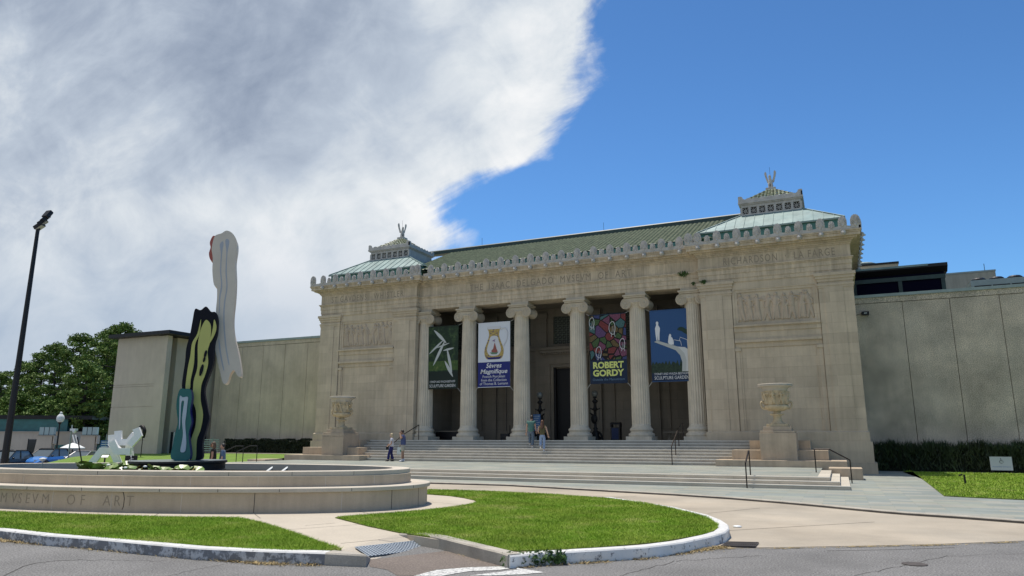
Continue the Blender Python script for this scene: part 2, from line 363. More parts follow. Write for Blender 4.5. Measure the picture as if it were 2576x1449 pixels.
# ================================================================ SETTING: ground, road, paving
def gz(x,y):
    return 1.226*gz0(x,y)
def gz0(x,y):
    s=min(1,max(0,(-x-34)/9.0)); s=s*s*(3-2*s); t=min(1,max(0,(34-y)/8.0)) if y>26 else 1
    return -.62*s*(1 if y<27 else max(0,1-(y-27)/9.0) if x>-47 else 1)
def ground_grid(name,x0,x1,y0,y1,nx,ny,zf,m,inside=None):
    b=MB(); vs=[(x0+(x1-x0)*i/nx,y0+(y1-y0)*j/ny) for j in range(ny+1) for i in range(nx+1)]
    b.v=[(x,y,zf(x,y)) for x,y in vs]
    for j in range(ny):
        for i in range(nx): b.f.append((j*(nx+1)+i,j*(nx+1)+i+1,(j+1)*(nx+1)+i+1,(j+1)*(nx+1)+i)); b.mi.append(0)
    return b.build(name,m,smooth=True)
g=MB().box(-900,900,-200,1500,-1.6,-.86).build('ground',M['earth']); tag(g,kind='structure')
o=ground_grid('road',-130,60,-30,60,95,45,lambda x,y: gz(x,y),M['asphalt']); tag(o,kind='structure')
# concrete driveway between the island and the museum pavement
curb=[az(*q,0.0) for q in [(1081.6,1217.5),(1269,1222.8),(1410.7,1230.7),(1533,1238),(1700,1247.5),(1841,1257),(1950,1266),(2047,1274.7),(2130,1283),(2221,1291.7),(2286,1297),(2420,1306),(2576,1318)]]
curbL=[(-40,25.5),(-30,25.9),(-22,26.0),(-18,25.9)]; curbR=[(6.5,17.4),(12,14.6),(30,6)]
seam=[az(*q,0.0) for q in [(1804,1378.5),(1938,1378),(2140,1374.5),(2343,1370),(2576,1361)]]+[(6,17.0),(12,14.2),(30,5.6)]
seam_in=[(4.6,17.3)]
b=MB(); dr=curbL+curb+curbR[:1]+[seam[4]]+seam[:4][::-1]+[az(1760,1384,0),az(1500,1404,0),(-8,11.5),(-20,9.5),(-30,9.5),(-34,14),(-37,20)]
b.sheet(dr,.006); o=b.build('driveway',M['drive']); tag(o,kind='structure')
bj=MB()
def strip(bb,pts,w_,z,mi=0):
    for (x0,y0),(x1,y1) in zip(pts[:-1],pts[1:]):
        d=Vector((x1-x0,y1-y0)); n_=Vector((-d.y,d.x)).normalized()*w_/2
        bb.sheet([(x0+n_.x,y0+n_.y),(x1+n_.x,y1+n_.y),(x1-n_.x,y1-n_.y),(x0-n_.x,y0-n_.y)],z,mi)
for q in ([(1780,1292),(1912,1279)],[(1836,1335.5),(2200,1314)],[(1545,1252),(1600,1249)],[(1090,1226),(1230,1226)]):
    strip(bj,[az(*p,0) for p in q],.02,.0085)
o=bj.build('driveway_joints',M['jointdark']); tag(o,kind='structure')
# bluestone pavement up to the building
pav=curbL+curb+curbR+[(30,44.9),(-34.5,44.9),(-34.5,26.5)]
o=MB().prism(pav,-.4,.05).build('pavement',M['slate']); tag(o,kind='structure')
def kerb(name,pts,w_,z0,z1,mats,label,side=1,zs=None,cat='kerb',grp=None,taper=0):
    "kerb following pts (outer edge), top inset by w_ on the given side; material 0 = top, 1 = face"
    P=[Vector(p) for p in pts]; n=len(P); inn=[]
    ts=[(P[min(i+1,n-1)]-P[max(i-1,0)]).normalized() for i in range(n)]; P=[p-Vector((-t.y,t.x))*.03*side for p,t in zip(P,ts)]; w_+=.03
    for i in range(n):
        t=(P[min(i+1,n-1)]-P[max(i-1,0)]).normalized(); inn.append(P[i]+Vector((-t.y,t.x))*w_*side)
    z1s=zs or [z1]*n; bb=MB(); v=[]
    for i in range(n): 
        zt=z1s[i]; t=(inn[i]-P[i]).normalized(); f=P[i]; f2=P[i]+t*.02
        v+=[(f.x,f.y,z0),(f.x,f.y,zt-.02),(f2.x,f2.y,zt),(inn[i].x,inn[i].y,zt),(inn[i].x,inn[i].y,z0)]
    F=[];MI=[]
    for i in range(n-1):
        for k in range(4):
            q=(i*5+k,(i+1)*5+k,(i+1)*5+k+1,i*5+k+1); F.append(q if side<0 else q[::-1]); MI.append(1 if k==0 else 0)
    e0=tuple(range(5)); e1=tuple((n-1)*5+k for k in range(5)); F+=[e0,e1[::-1]]; MI+=[1,1]
    bb.v=v; bb.f=F; bb.mi=MI
    return tag(bb.build(name,mats),label,cat,grp)
kerb('kerb',(curbL+curb+curbR)[::-1],.16,-.3,.075,[M['curbgrey'],M['curbdark']],'long dark-faced kerb along the far side of the tan driveway',side=-1)
# traffic island: walk, lawns, kerbs
isl_front=[az(*q,.15) for q in [(0,1335),(117,1348.6),(233,1357),(360,1369),(500,1381.5),(660,1388.5),(820,1393.6)]]
frontL=[(-40,14.5),(-32,9.6),(-25,7.9),(-19.5,7.9)]
lc_end=az(920,1398,.15)
capL=[az(822,1393.5,.15),lc_end]
rc=[az(*q,.15) for q in [(1277,1396),(1370,1394),(1500,1386.5),(1625,1378.6),(1715,1367),(1790,1351),(1820,1341.5),(1831,1332),(1828,1322),(1812,1311),(1778,1297.5),(1695,1277.5),(1533,1252),(1366.7,1240),(1220,1233.5),(1076.7,1229.5)]]
backL=[(-16,21.9),(-25,22.0),(-33,20.5),(-38,17.5)]
P1=az(856,1384,.15);P2=az(1008,1342,.15);P3=az(1138,1382,.012);P4=az(926.7,1408,.012)
walk=frontL+isl_front+[P1,P2]+[az(1150,1365,.15),az(1270,1396,.15)]+rc+backL
o=MB().prism(walk,-.3,.148).build('walk',M['walk']); tag(o,kind='structure')
rn=(Vector((*P2,.15))-Vector((*P1,.15))).cross(Vector((*P4,.012))-Vector((*P1,.15))).normalized()
def onramp(x,y,up=0): p=apl(x,y,(*P1,.15),rn); p.z+=up; return p
P3q=onramp(1138,1382)
o=MB().add([(*P1,.15),(*P2,.15),tuple(P3q),(*P4,.012)],[(0,1,2,3)]).build('ramp',M['walk']); tag(o,kind='structure')
if o.data.polygons[0].normal.z<0: o.data.flip_normals()
b=MB()
for q in ([(857,1367),(1042,1348.8)],[(700,1334),(935,1317)],[(640,1292.5),(655,1304)],[(767,1322),(843,1316)],[(1075,1262),(1190,1272)],[(400,1291.5),(385,1299)],[(180,1285),(150,1292)],[(900,1285.5),(935,1294)]): strip(b,[az(*p,.15) for p in q],.014,.1505)
o=b.build('walk_joints',M['jointdark']); tag(o,kind='structure')
# tactile pad with domes
tp=[onramp(891.7,1380,.02),onramp(1051.7,1362.6,.02),onramp(1110,1381,.02),onramp(926.7,1403.6,.02)]
t_root=empty('tactile_pad',tuple(tp[0]),'grey tactile paving pad with raised domes at the end of the pale walk','tactile pad')
b=MB(); q0=tp[0]; b.extr([p-q0 for p in tp],(0,0,.006)); b.build('slab',M['tactile'],t_root)
b=MB()
for i in range(22):
    for j in range(9):
        u=(i+.5)/22; v=(j+.5)/9; p=(tp[0]*(1-u)+tp[1]*u)*(1-v)+(tp[3]*(1-u)+tp[2]*u)*v-q0
        b.lathe([(.026,0),(.022,.008),(.001,.010)],c=(p.x,p.y,p.z+.005),n=8)
o=b.build('domes',M['tactile'],t_root,smooth=True); o['kind']='stuff'
# lawns (soil sheet + blades)
lawnL=[(-36,15.5),(-30,11.2),(-25,9.6)]+[az(*q,.16) for q in [(0,1328.6),(120,1342),(247,1353.6),(350,1362),(453,1370),(617,1382),(740,1386.5),(855,1386),(859,1381),(800,1362),(750,1344),(690,1325),(640,1311),(600,1303.6),(400,1301.5),(283,1297.5),(140,1293.5),(0,1288)]]+[(-25,12.3),(-32,15.0)]
lawnR=[az(*q,.16) for q in [(843,1302),(925,1323),(1013,1341.5),(1090,1352),(1180,1370),(1266,1384),(1300,1386),(1417,1383),(1533,1374.5),(1655,1364),(1776,1344),(1806,1330),(1808,1320),(1776,1300),(1695,1280),(1625,1266),(1533,1254.5),(1366.7,1242.5),(1220,1236),(1076.7,1232),(1060,1243),(1076.7,1243.2),(1130,1247),(1165,1252),(1193,1258),(1200,1263.5),(1180,1269.5),(1130,1277),(1066.7,1284),(1000,1289.5),(923,1295.5)]]
lawnRR=[az(*q,.07) for q in [(2292,1184.4),(2330,1212),(2375,1247),(2450,1251),(2576,1256.5)]]+[(30,21),(30,43.6),(2.9,43.6)]
for nm,pl,z0,z1 in (('lawn',lawnL,.1,.165),('lawn',lawnR,.1,.165),('lawn',lawnRR,0,.075)):
    o=MB().prism(pl,z0,z1).build(nm,M['soil']); tag(o,kind='structure')
def inpoly(P,poly):
    x,y=P[:,0],P[:,1]; r=np.zeros(len(P),bool); n=len(poly)
    for i in range(n):
        x0,y0=poly[i][:2]; x1,y1=poly[(i+1)%n][:2]
        if y0==y1: continue
        c=((y0>y)!=(y1>y))&(x<(x1-x0)*(y-y0)/(y1-y0)+x0); r^=c
    return r
def blades(name,poly,z,dens,h,w_,m,zf=None,maxd=60,spread=1.0):
    pl=np.array([p[:2] for p in poly]); lo=pl.min(0); hi=pl.max(0); area=np.prod(hi-lo)
    n=int(area*dens); P=RNG.random((n,2))*(hi-lo)+lo; P=P[inpoly(P,pl)]
    d=np.hypot(P[:,0],P[:,1]); k=(d<maxd)&(RNG.random(len(P))<np.clip((13/d)**1.3,.12,1)); P=P[k]; d=d[k]; n=len(P)
    s=np.clip(d/13,1,2.6)
    a=RNG.random(n)*2*np.pi; hh=h*(.55+.8*RNG.random(n))*(1+.15*(s-1)); ww=w_*s
    lean=spread*hh; la=RNG.random(n)*2*np.pi
    b0=np.c_[P[:,0]-np.cos(a)*ww,P[:,1]-np.sin(a)*ww,np.full(n,z)]; b1=np.c_[P[:,0]+np.cos(a)*ww,P[:,1]+np.sin(a)*ww,np.full(n,z)]
    t=np.c_[P[:,0]+np.cos(la)*lean,P[:,1]+np.sin(la)*lean,z+hh]
    V=np.stack([b0,b1,t],1).reshape(-1,3)
    if zf is not None: V[:,2]+=np.repeat(np.array([zf(x,y) for x,y in P]),3)
    o=npmesh(name,V,np.arange(n*3).reshape(-1,3),m); return tag(o,None,None,None,'stuff')
o=blades('grass',lawnL,.16,6500,.042,.0045,M['grass']); tag(o,'bright green lawn left of the pale walk, behind the flaking white kerb','grass')
o=blades('grass',lawnR,.16,4800,.038,.005,M['grass']); tag(o,'large bright green lawn with a pointed left tip inside the curved white kerb','grass')
o=blades('grass',[(p[0],p[1]) for p in lawnRR[:5]]+[(12,19),(14,43.6),(2.9,43.6)],.07,1300,.045,.006,M['grass']); tag(o,'small lawn beside the hedge at the right edge','grass')
# island kerbs
kerb('kerb',frontL+isl_front,.17,-.3,.172,[M['curbwhite'],M['curbface']],'dark flaking kerb with a white top, left of the crossing',side=1)
kerb('kerb_end',[isl_front[-1],lc_end,P4],.22,-.3,.165,[M['curbgrey'],M['curbgrey']],'short bare grey kerb end beside the tactile pad',side=1,zs=[.172,.165,.05])
gk=[az(*q,.17) for q in [(1010,1344),(1050,1341.5),(1100,1352),(1160,1367),(1225,1383),(1262,1392),(1281,1397.5)]]
kerb('kerb_return',[az(1004,1344,.15)]+gk[1:],.17,-.3,.19,[M['curbgrey'],M['curbgrey']],'bare concrete kerb running diagonally from the walk to the crossing',side=1,zs=[.155,.17,.19,.19,.19,.19,.185])
kerb('kerb',[gk[-1]]+rc[1:13],.17,-.3,.172,[M['curbwhite'],M['curbface_pale']],'white painted kerb curving round the right end of the large lawn',side=1)
# road patch and crosswalk paint
o=MB().sheet([az(*q,0) for q in [(927,1409),(1134,1385),(1263,1416),(1264,1424.5),(1180,1427.5),(1100,1433),(1045,1449),(1000,1449),(975,1434),(930,1426)]],.004).build('asphalt_patch',M['patch']); tag(o,kind='structure')
b=MB()
b.sheet([az(*q,0) for q in [(1040,1450),(1098,1434.5),(1180,1428),(1262,1425.8),(1296,1429),(1255,1435),(1180,1438),(1110,1450)]],.0065)
b.sheet([az(*q,0) for q in [(1300,1429.5),(1372,1441),(1310,1446),(1240,1449),(1180,1449),(1262,1439),(1300,1434)]],.0065)
o=b.build('crosswalk_paint',M['paint']); tag(o,kind='structure')
# cracks in the road
b=MB(); strip(b,[az(*p,0) for p in [(10,1449),(28,1440),(45,1432),(58,1425),(90,1417),(140,1411),(200,1409)]],.018,.003)
strip(b,[az(*p,0) for p in [(2080,1386),(2230,1383.5),(2400,1378)]],.02,.003)
rc_=random.Random(9)
def crack(p0,p1,n,w_,amp):
    q=[]; 
    for i in range(n+1):
        t=i/n; q.append(az(p0[0]+(p1[0]-p0[0])*t+rc_.uniform(-amp,amp)*2.5,p0[1]+(p1[1]-p0[1])*t+rc_.uniform(-amp,amp),0))
    strip(b,q,w_,.0032)
crack((1560,1449),(1700,1412),12,.012,2); crack((1700,1412),(1930,1398),14,.010,2); crack((2150,1449),(2380,1400),12,.010,2); crack((420,1449),(560,1420),10,.010,2); crack((2380,1400),(2576,1392),9,.008,1.5); crack((200,1409),(420,1412),12,.010,2)
o=b.build('road_cracks',M['jointdark']); tag(o,kind='structure')
# dry grass litter along the kerb foot, in tufts
def litter(pts,n,wd,h):
    V=[];P=[Vector(p) for p in pts]; L_=[(P[i+1]-P[i]).length for i in range(len(P)-1)]; T=sum(L_)
    for _ in range(n):
        t=random.random()*T; i=0
        while t>L_[i] and i<len(L_)-1: t-=L_[i]; i+=1
        p=P[i]+(P[i+1]-P[i])*(t/L_[i]); 
        if math.sin(p.x*2.1)+math.sin(p.x*5.3+1)+.9*math.sin(p.y*9)<-.3 and random.random()<.8: continue
        tt=(P[i+1]-P[i]).normalized(); nn=Vector((tt.y,-tt.x)); q=p+nn*(abs(random.gauss(0,wd))); a=random.random()*6.28; ln=.05+random.random()*.06
        c=Vector((q.x,q.y,.006)); d=Vector((math.cos(a),math.sin(a),0))*ln; s=Vector((-math.sin(a),math.cos(a),0))*.007
        V+=[c-s,c+s,c+d+Vector((0,0,h*random.random()))]
    return np.array([tuple(v) for v in V]).reshape(-1,3)
V=np.concatenate([litter([az(*p,0) for p in [(0,1360),(233,1379),(467,1401),(667,1418),(823,1422)]],2600,.07,.05),litter([az(*p,0) for p in [(1290,1424),(1400,1419),(1625,1402),(1720,1388),(1812,1376)]],3200,.09,.04),
  litter([az(*p,0) for p in [(1804,1380),(1938,1380),(2343,1372),(2576,1363)]],900,.04,.02),litter([az(*p,0) for p in [(1060,1362),(1130,1384),(1260,1418)]],500,.04,.03)])
o=npmesh('dry_grass_litter',V,np.arange(len(V)).reshape(-1,3),M['dry']); tag(o,'straw coloured dead grass and dirt along the foot of the kerbs','dead grass',kind='stuff')
# leafy weed at the kerb corner
def leaves(center,rad,n,size,flat=1.0,seed=0,up=0):
    r=np.random.default_rng(seed); d=r.normal(size=(n,3)); d/=np.linalg.norm(d,axis=1)[:,None]; P=np.array(center)+d*np.array(rad)*(r.random((n,1))**.4)
    a=r.normal(size=(n,3)); a[:,2]*=flat; a/=np.linalg.norm(a,axis=1)[:,None]; bq=np.cross(a,r.normal(size=(n,3))); bq/=np.linalg.norm(bq,axis=1)[:,None]
    s=size*(.6+.8*r.random((n,1))); V=np.stack([P-a*s,P+bq*s*.5,P+a*s,P-bq*s*.5],1).reshape(-1,3); return V
wc=az(1338,1420,0); V=np.concatenate([leaves((wc[0]+dx,wc[1]+dy,.09),(.14,.12,.11),190,.032,seed=i) for i,(dx,dy) in enumerate([(-.23,-.30),(-.11,-.20),(.0,-.11),(.11,-.01),(.22,.08),(.05,-.05),(.35,.17)])]); V[:,2]=np.maximum(V[:,2],.01)
o=npmesh('weed_clump',V,np.arange(len(V)).reshape(-1,4),M['weed'],k=4); tag(o,'leafy green weed growing at the kerb corner beside the crosswalk','weed')
# drain grates
def grate(name,quad,bars,label,z=.012):
    P=[Vector((*az(*q,z),z)) for q in quad]; r=empty(name,tuple(P[0]),label,'drain grate'); o0=P[0]; P=[p-o0 for p in P]
    b=MB(); b.extr(P,(0,0,.004)); b.build('pit',M['dark'],r)
    b=MB()
    for i in range(bars+1):
        u=i/bars; a=P[0]*(1-u)+P[1]*u; c=P[3]*(1-u)+P[2]*u; b.tube([a+Vector((0,0,.01)),c+Vector((0,0,.01))],.012,4)
    for v in (0,.5,1):
        a=P[0]*(1-v)+P[3]*v; c=P[1]*(1-v)+P[2]*v; b.tube([a+Vector((0,0,.01)),c+Vector((0,0,.01))],.016,4)
    b.build('bars',M['grate'],r); return r
grate('storm_drain',[(1831,1365),(1908,1366.7),(1899,1376.8),(1814,1375)],14,'rusty rectangular storm drain grate beside the end of the white kerb')
mc=az(2301,1420,0); o=MB().lathe([(.17,0),(.17,.006),(.15,.010),(.001,.010)],c=(mc[0],mc[1],.004),n=20).build('valve_cover',M['grate']); tag(o,'small dark round valve cover in the grey asphalt','valve cover')
lc=az(1855,1327,0); o=MB().lathe([(.09,0),(.085,.02),(.05,.03),(.001,.031)],c=(lc[0],lc[1],.01),n=16).build('reflector_stud',M['white'],smooth=True); tag(o,'small white round stud on the tan driveway','road stud')
# lawn and strips left of the museum
def lz(x,y): return gz(x,y) if y<25 else max(gz(x,y),-.25+ (y-26)*.05) 
def zl(x,y):
    t=min(1,max(0,(y-27)/14)); s=min(1,max(0,(x+64)/10)); return .60*t*s-.1*(1-t)-.74*(1-s)
left=[(-34.6,44.9),(-34.6,26.4),(-40,26.2)]
b=MB(); nx,ny=30,20
for j in range(ny+1):
    for i in range(nx+1):
        y=26.4+(46-26.4)*j/ny; x0=-44-(y-26.4)*.9; x=x0+(-34.55-x0)*i/nx; b.v.append((x,y,max(zl(x,y),gz(x,y)+.02)))
for j in range(ny):
    for i in range(nx): b.f.append((j*(nx+1)+i,j*(nx+1)+i+1,(j+1)*(nx+1)+i+1,(j+1)*(nx+1)+i)); b.mi.append(0)
o=b.build('lawn',M['grass_far'],smooth=True); tag(o,kind='structure')
o=MB().box(-49.2,-34.5,43.9,44.7,.3,.64).build('path',M['walk']); tag(o,kind='structure')
# plaza, lower steps, main stair
ZP=.44; ZF=1.68
XL,XR=-33.1,.2
b=MB()
for k in range(3):
    z0=[-.2,.18,.31][k]; z1=[.18,.31,ZP][k]; i=k*.32
    xr=XR-i; xl=XL+i
    pts=[(xl,27.8+i),(xr,27.8+i),(xr,34.6),(xl,34.6)]
    b.prism(pts,z0+.0005*k,z1)
lower=empty('plaza_steps',(0,0,0),'three low tan stone steps in front of the raised plaza, wrapping round its ends','steps')
b.build('steps',M['step_tan'],lower)
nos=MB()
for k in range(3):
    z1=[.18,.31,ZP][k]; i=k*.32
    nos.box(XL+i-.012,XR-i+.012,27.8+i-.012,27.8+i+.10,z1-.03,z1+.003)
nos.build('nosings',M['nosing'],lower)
o=MB().box(XL+1.05,XR-1.05,28.85,40.9,.3,ZP+.006).build('plaza',M['slate']); tag(o,kind='structure')
for s,lb in ((0,'low tan end block right of the plaza steps'),(1,'low tan end block left of the plaza steps')):
    x0,x1=(-.55,.78) if s==0 else (-33.7,-32.3)
    tag(MB().box(x0,x1,34.62,36.2,-.1,.53).build('end_block',M['block'],bevel=.015),lb,'stone block')
SY=37.9; TR=.33; RI=(ZF-ZP)/8
stair=empty('main_stair',(0,0,0),'wide pale granite stair of eight steps climbing to the portico','stair')
b=MB()
for k in range(8):
    y=SY+k*TR; b.box(-29.4,-3.45,y,y+TR+.05 if k<7 else 41.0,.1,ZP+RI*(k+1)-.0)
b.build('steps',M['step'],stair)
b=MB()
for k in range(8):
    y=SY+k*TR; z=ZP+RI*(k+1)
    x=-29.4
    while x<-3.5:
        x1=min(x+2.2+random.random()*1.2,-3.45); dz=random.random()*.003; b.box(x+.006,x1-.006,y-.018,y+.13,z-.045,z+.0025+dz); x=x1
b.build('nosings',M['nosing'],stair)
# flank blocks and urn pedestals
def flank(mir,label):
    r=empty('stair_flank',(0,0,0),label,'stair wall')
    m=lambda a: a if not mir else -32.7-a-.07
    def bx(bb,x0,x1,*a):
        x0,x1=m(x0),m(x1); bb.box(min(x0,x1),max(x0,x1),*a)
    b=MB(); bx(b,-5.70,.22,37.1,40.85,.3,.76); b.build('base_block',M['block'],r,bevel=.012)
    b=MB(); bx(b,-5.0,-.55,37.95,40.85,.76,1.23); b.build('middle_block',M['block'],r,bevel=.012)
    b=MB(); bx(b,-4.25,-1.35,39.1,40.85,1.23,1.70); b.build('upper_block',M['block'],r,bevel=.012)
    return r
flank(0,'stepped tan stone flank at the right end of the main stair')
flank(1,'stepped tan stone flank at the left end of the main stair')
# ---------------------------------------------------------------- relief field helper
def figures(U_,V_,seed,n,w_,h_,depth=.07):
    "height field of standing draped figures on a panel w_ x h_"
    r=np.random.default_rng(seed); H=np.zeros_like(U_)
    def cap(x0,y0,x1,y1,r0,r1,hh):
        nonlocal H
        dx,dy=x1-x0,y1-y0; L2=dx*dx+dy*dy+1e-9; t=np.clip(((U_-x0)*dx+(V_-y0)*dy)/L2,0,1)
        d=np.hypot(U_-x0-t*dx,V_-y0-t*dy); R=r0+(r1-r0)*t; q=np.clip(1-(d/R)**2,0,1); H=np.maximum(H,hh*np.sqrt(q))
    for i in range(n):
        cx=w_*(i+.5)/n+r.normal()*.04*w_/n; s=h_*(.86+.1*r.random()); y0=h_*.04; f=1 if r.random()<.5 else -1; lean=r.normal()*.05*s
        sw=.5+.6*r.random()
        cap(cx+lean,y0+s*.90,cx+lean,y0+s*.93,s*.062,s*.055,1)
        cap(cx,y0+s*.50,cx+lean*.8,y0+s*.78,s*.085,s*.10,.95)
        cap(cx,y0+s*.48,cx+f*s*.10*sw,y0+s*.04,s*.085,s*.045,.8); cap(cx,y0+s*.48,cx-f*s*.13*sw,y0+s*.04,s*.08,s*.04,.7)
        if r.random()<.6: 
            for k in range(3): cap(cx+f*s*(.03-.06*k),y0+s*.55,cx+f*s*(.08-.10*k),y0+s*.06,s*.045,s*.05,.6+.1*k)
        e=(cx+lean+f*s*.20,y0+s*(.55+.35*r.random())); cap(cx+lean+f*s*.07,y0+s*.78,*e,s*.036,s*.03,.75); cap(*e,cx+f*s*(.12+.1*r.random()),y0+s*(.6+.4*r.random()),s*.03,s*.025,.7)
        e=(cx+lean-f*s*.17,y0+s*(.52+.2*r.random())); cap(cx+lean-f*s*.07,y0+s*.78,*e,s*.036,s*.03,.65); cap(*e,cx-f*s*.10,y0+s*.5,s*.03,s*.025,.6)
        if r.random()<.3: cap(cx+f*s*.2,y0+s*.8,cx+f*s*.2,y0+s*.82,s*.1,s*.1,.5)
    return H*depth
def relief_panel(name,x0,x1,z0,z1,y,parent,seed,n,m,depth=.07,res=.022):
    w_,h_=x1-x0,z1-z0; nx,nz=int(w_/res),int(h_/res)
    u=np.linspace(0,w_,nx+1); v=np.linspace(0,h_,nz+1); U_,V_=np.meshgrid(u,v); H=figures(U_,V_,seed,n,w_,h_,depth)
    H+= .004*np.sin(U_*9)*np.sin(V_*7)
    P=np.stack([x0+U_,y-H,z0+V_],-1).reshape(-1,3); i,j=np.meshgrid(np.arange(nx),np.arange(nz)); a=(j*(nx+1)+i).ravel()
    Fq=np.stack([a,a+1,a+nx+2,a+nx+1],1); o=npmesh(name,P,Fq,m,parent,k=4); o.data.polygons.foreach_set('use_smooth',[True]*len(o.data.polygons)); return o
# urns
def urn(x,y,label,seed,inscr=False):
    p=empty('pedestal',(x,y,.76),label+' pedestal' if 0 else ('tan stone pedestal carrying the '+('right' if x>-10 else 'left')+' urn'),'pedestal')
    MB().box(-.84,.84,-.84,.84,0,1.30).build('plinth_block',M['block'],p,bevel=.012)
    MB().box(-.80,.80,-.80,.80,1.30,1.40).build('cap',M['block'],p,bevel=.02)
    if inscr:
        text('lettering','COLLINS C. DIBOLL PLAZA',.13,M['carve'],p,(0.02,-.845,1.12),(R_(90),0,0),.003,space=1.1)
    MB().box(-.66,.66,-.66,.66,1.40,1.60).build('step_block',M['block'],p,bevel=.015)
    MB().box(-.51,.51,-.51,.51,1.60,1.73).build('base_slab',M['urn'],p,bevel=.015)
    u=empty('urn',(x,y,.76+1.73),label,'urn')
    fl=lambda r,z,t: r*(1+.035*math.cos(16*t)) if z<.36 else r
    MB().lathe([(.36,0),(.35,.05),(.25,.09),(.20,.20),(.175,.34),(.20,.40),(.21,.42),(.33,.46),(.34,.50),(.20,.53),(.15,.60),(.20,.63)],n=48,mod=fl).build('foot',M['urn'],u,smooth=True)
    gad=lambda r,z,t: r*(1+.03*abs(math.cos(12*t))) if z<.80 else r
    MB().lathe([(.16,.62),(.36,.66),(.52,.74),(.585,.83),(.58,.90),(.53,.93),(.51,.95)],n=72,mod=gad).build('bowl',M['urn'],u,smooth=True)
    # relief band on the body
    nt_,nz=260,70; th=np.linspace(0,2*np.pi,nt_+1); zz=np.linspace(0,.70,nz+1); U_,V_=np.meshgrid(th*.5,zz); H=figures(U_,V_,seed,9,math.pi,.72,.15)
    Rr=.50+.06*(V_/.7)**2+H; P=np.stack([Rr*np.cos(U_/.5),Rr*np.sin(U_/.5),.94+V_],-1).reshape(-1,3); i,j=np.meshgrid(np.arange(nt_),np.arange(nz)); a=(j*(nt_+1)+i).ravel()
    o=npmesh('relief_band',P,np.stack([a,a+1,a+nt_+2,a+nt_+1],1),M['urn'],u,k=4); o.data.polygons.foreach_set('use_smooth',[True]*len(o.data.polygons))
    bead=lambda r,z,t: r*(1+.018*math.cos(40*t)) if .79<r<.84 else r
    MB().lathe([(.55,1.62),(.575,1.72),(.64,1.80),(.76,1.85),(.82,1.865),(.83,1.90),(.80,1.92),(.83,1.94),(.83,1.97),(.76,1.985),(.66,1.97),(.60,1.80)],n=96,mod=bead,cap=False).build('rim',M['coping'],u,smooth=True)
    for s in (-1,1):
        pts=[(s*.50,0,.80),(s*.60,0,.76),(s*.70,0,.86),(s*.74,0,1.0),(s*.70,0,1.10),(s*.62,0,1.10),(s*.60,0,1.02)]
        MB().tube(spline(pts,5,False),[.05]*31,8).build('handle',M['urn'],u,smooth=True,rot=(0,0,R_(12)))
    return u
urn(-2.75,38.35,'carved stone urn in front of the right pavilion',11)
urn(-29.5,38.35,'carved stone urn in front of the left pavilion, on the inscribed pedestal',23,True)
# ================================================================ MUSEUM
mus=empty('museum',(-16.35,41.2,0),'neoclassical limestone museum with six ionic columns, two pavilions and green tiled roof','museum')
def mb(): return MB()
def B(b,name,m,parent=mus,**k):
    o=b.build(name,m,None,**k); o.parent=parent
    if parent is mus: o.matrix_parent_inverse=mus_inv
    return o
mus_inv=Matrix.Translation((16.35,-41.2,0))
YB=64.0
PAV=[(-34.0,-25.85,-1),(-6.65,1.35,1)]
XW0,XW1=-34.0,1.35
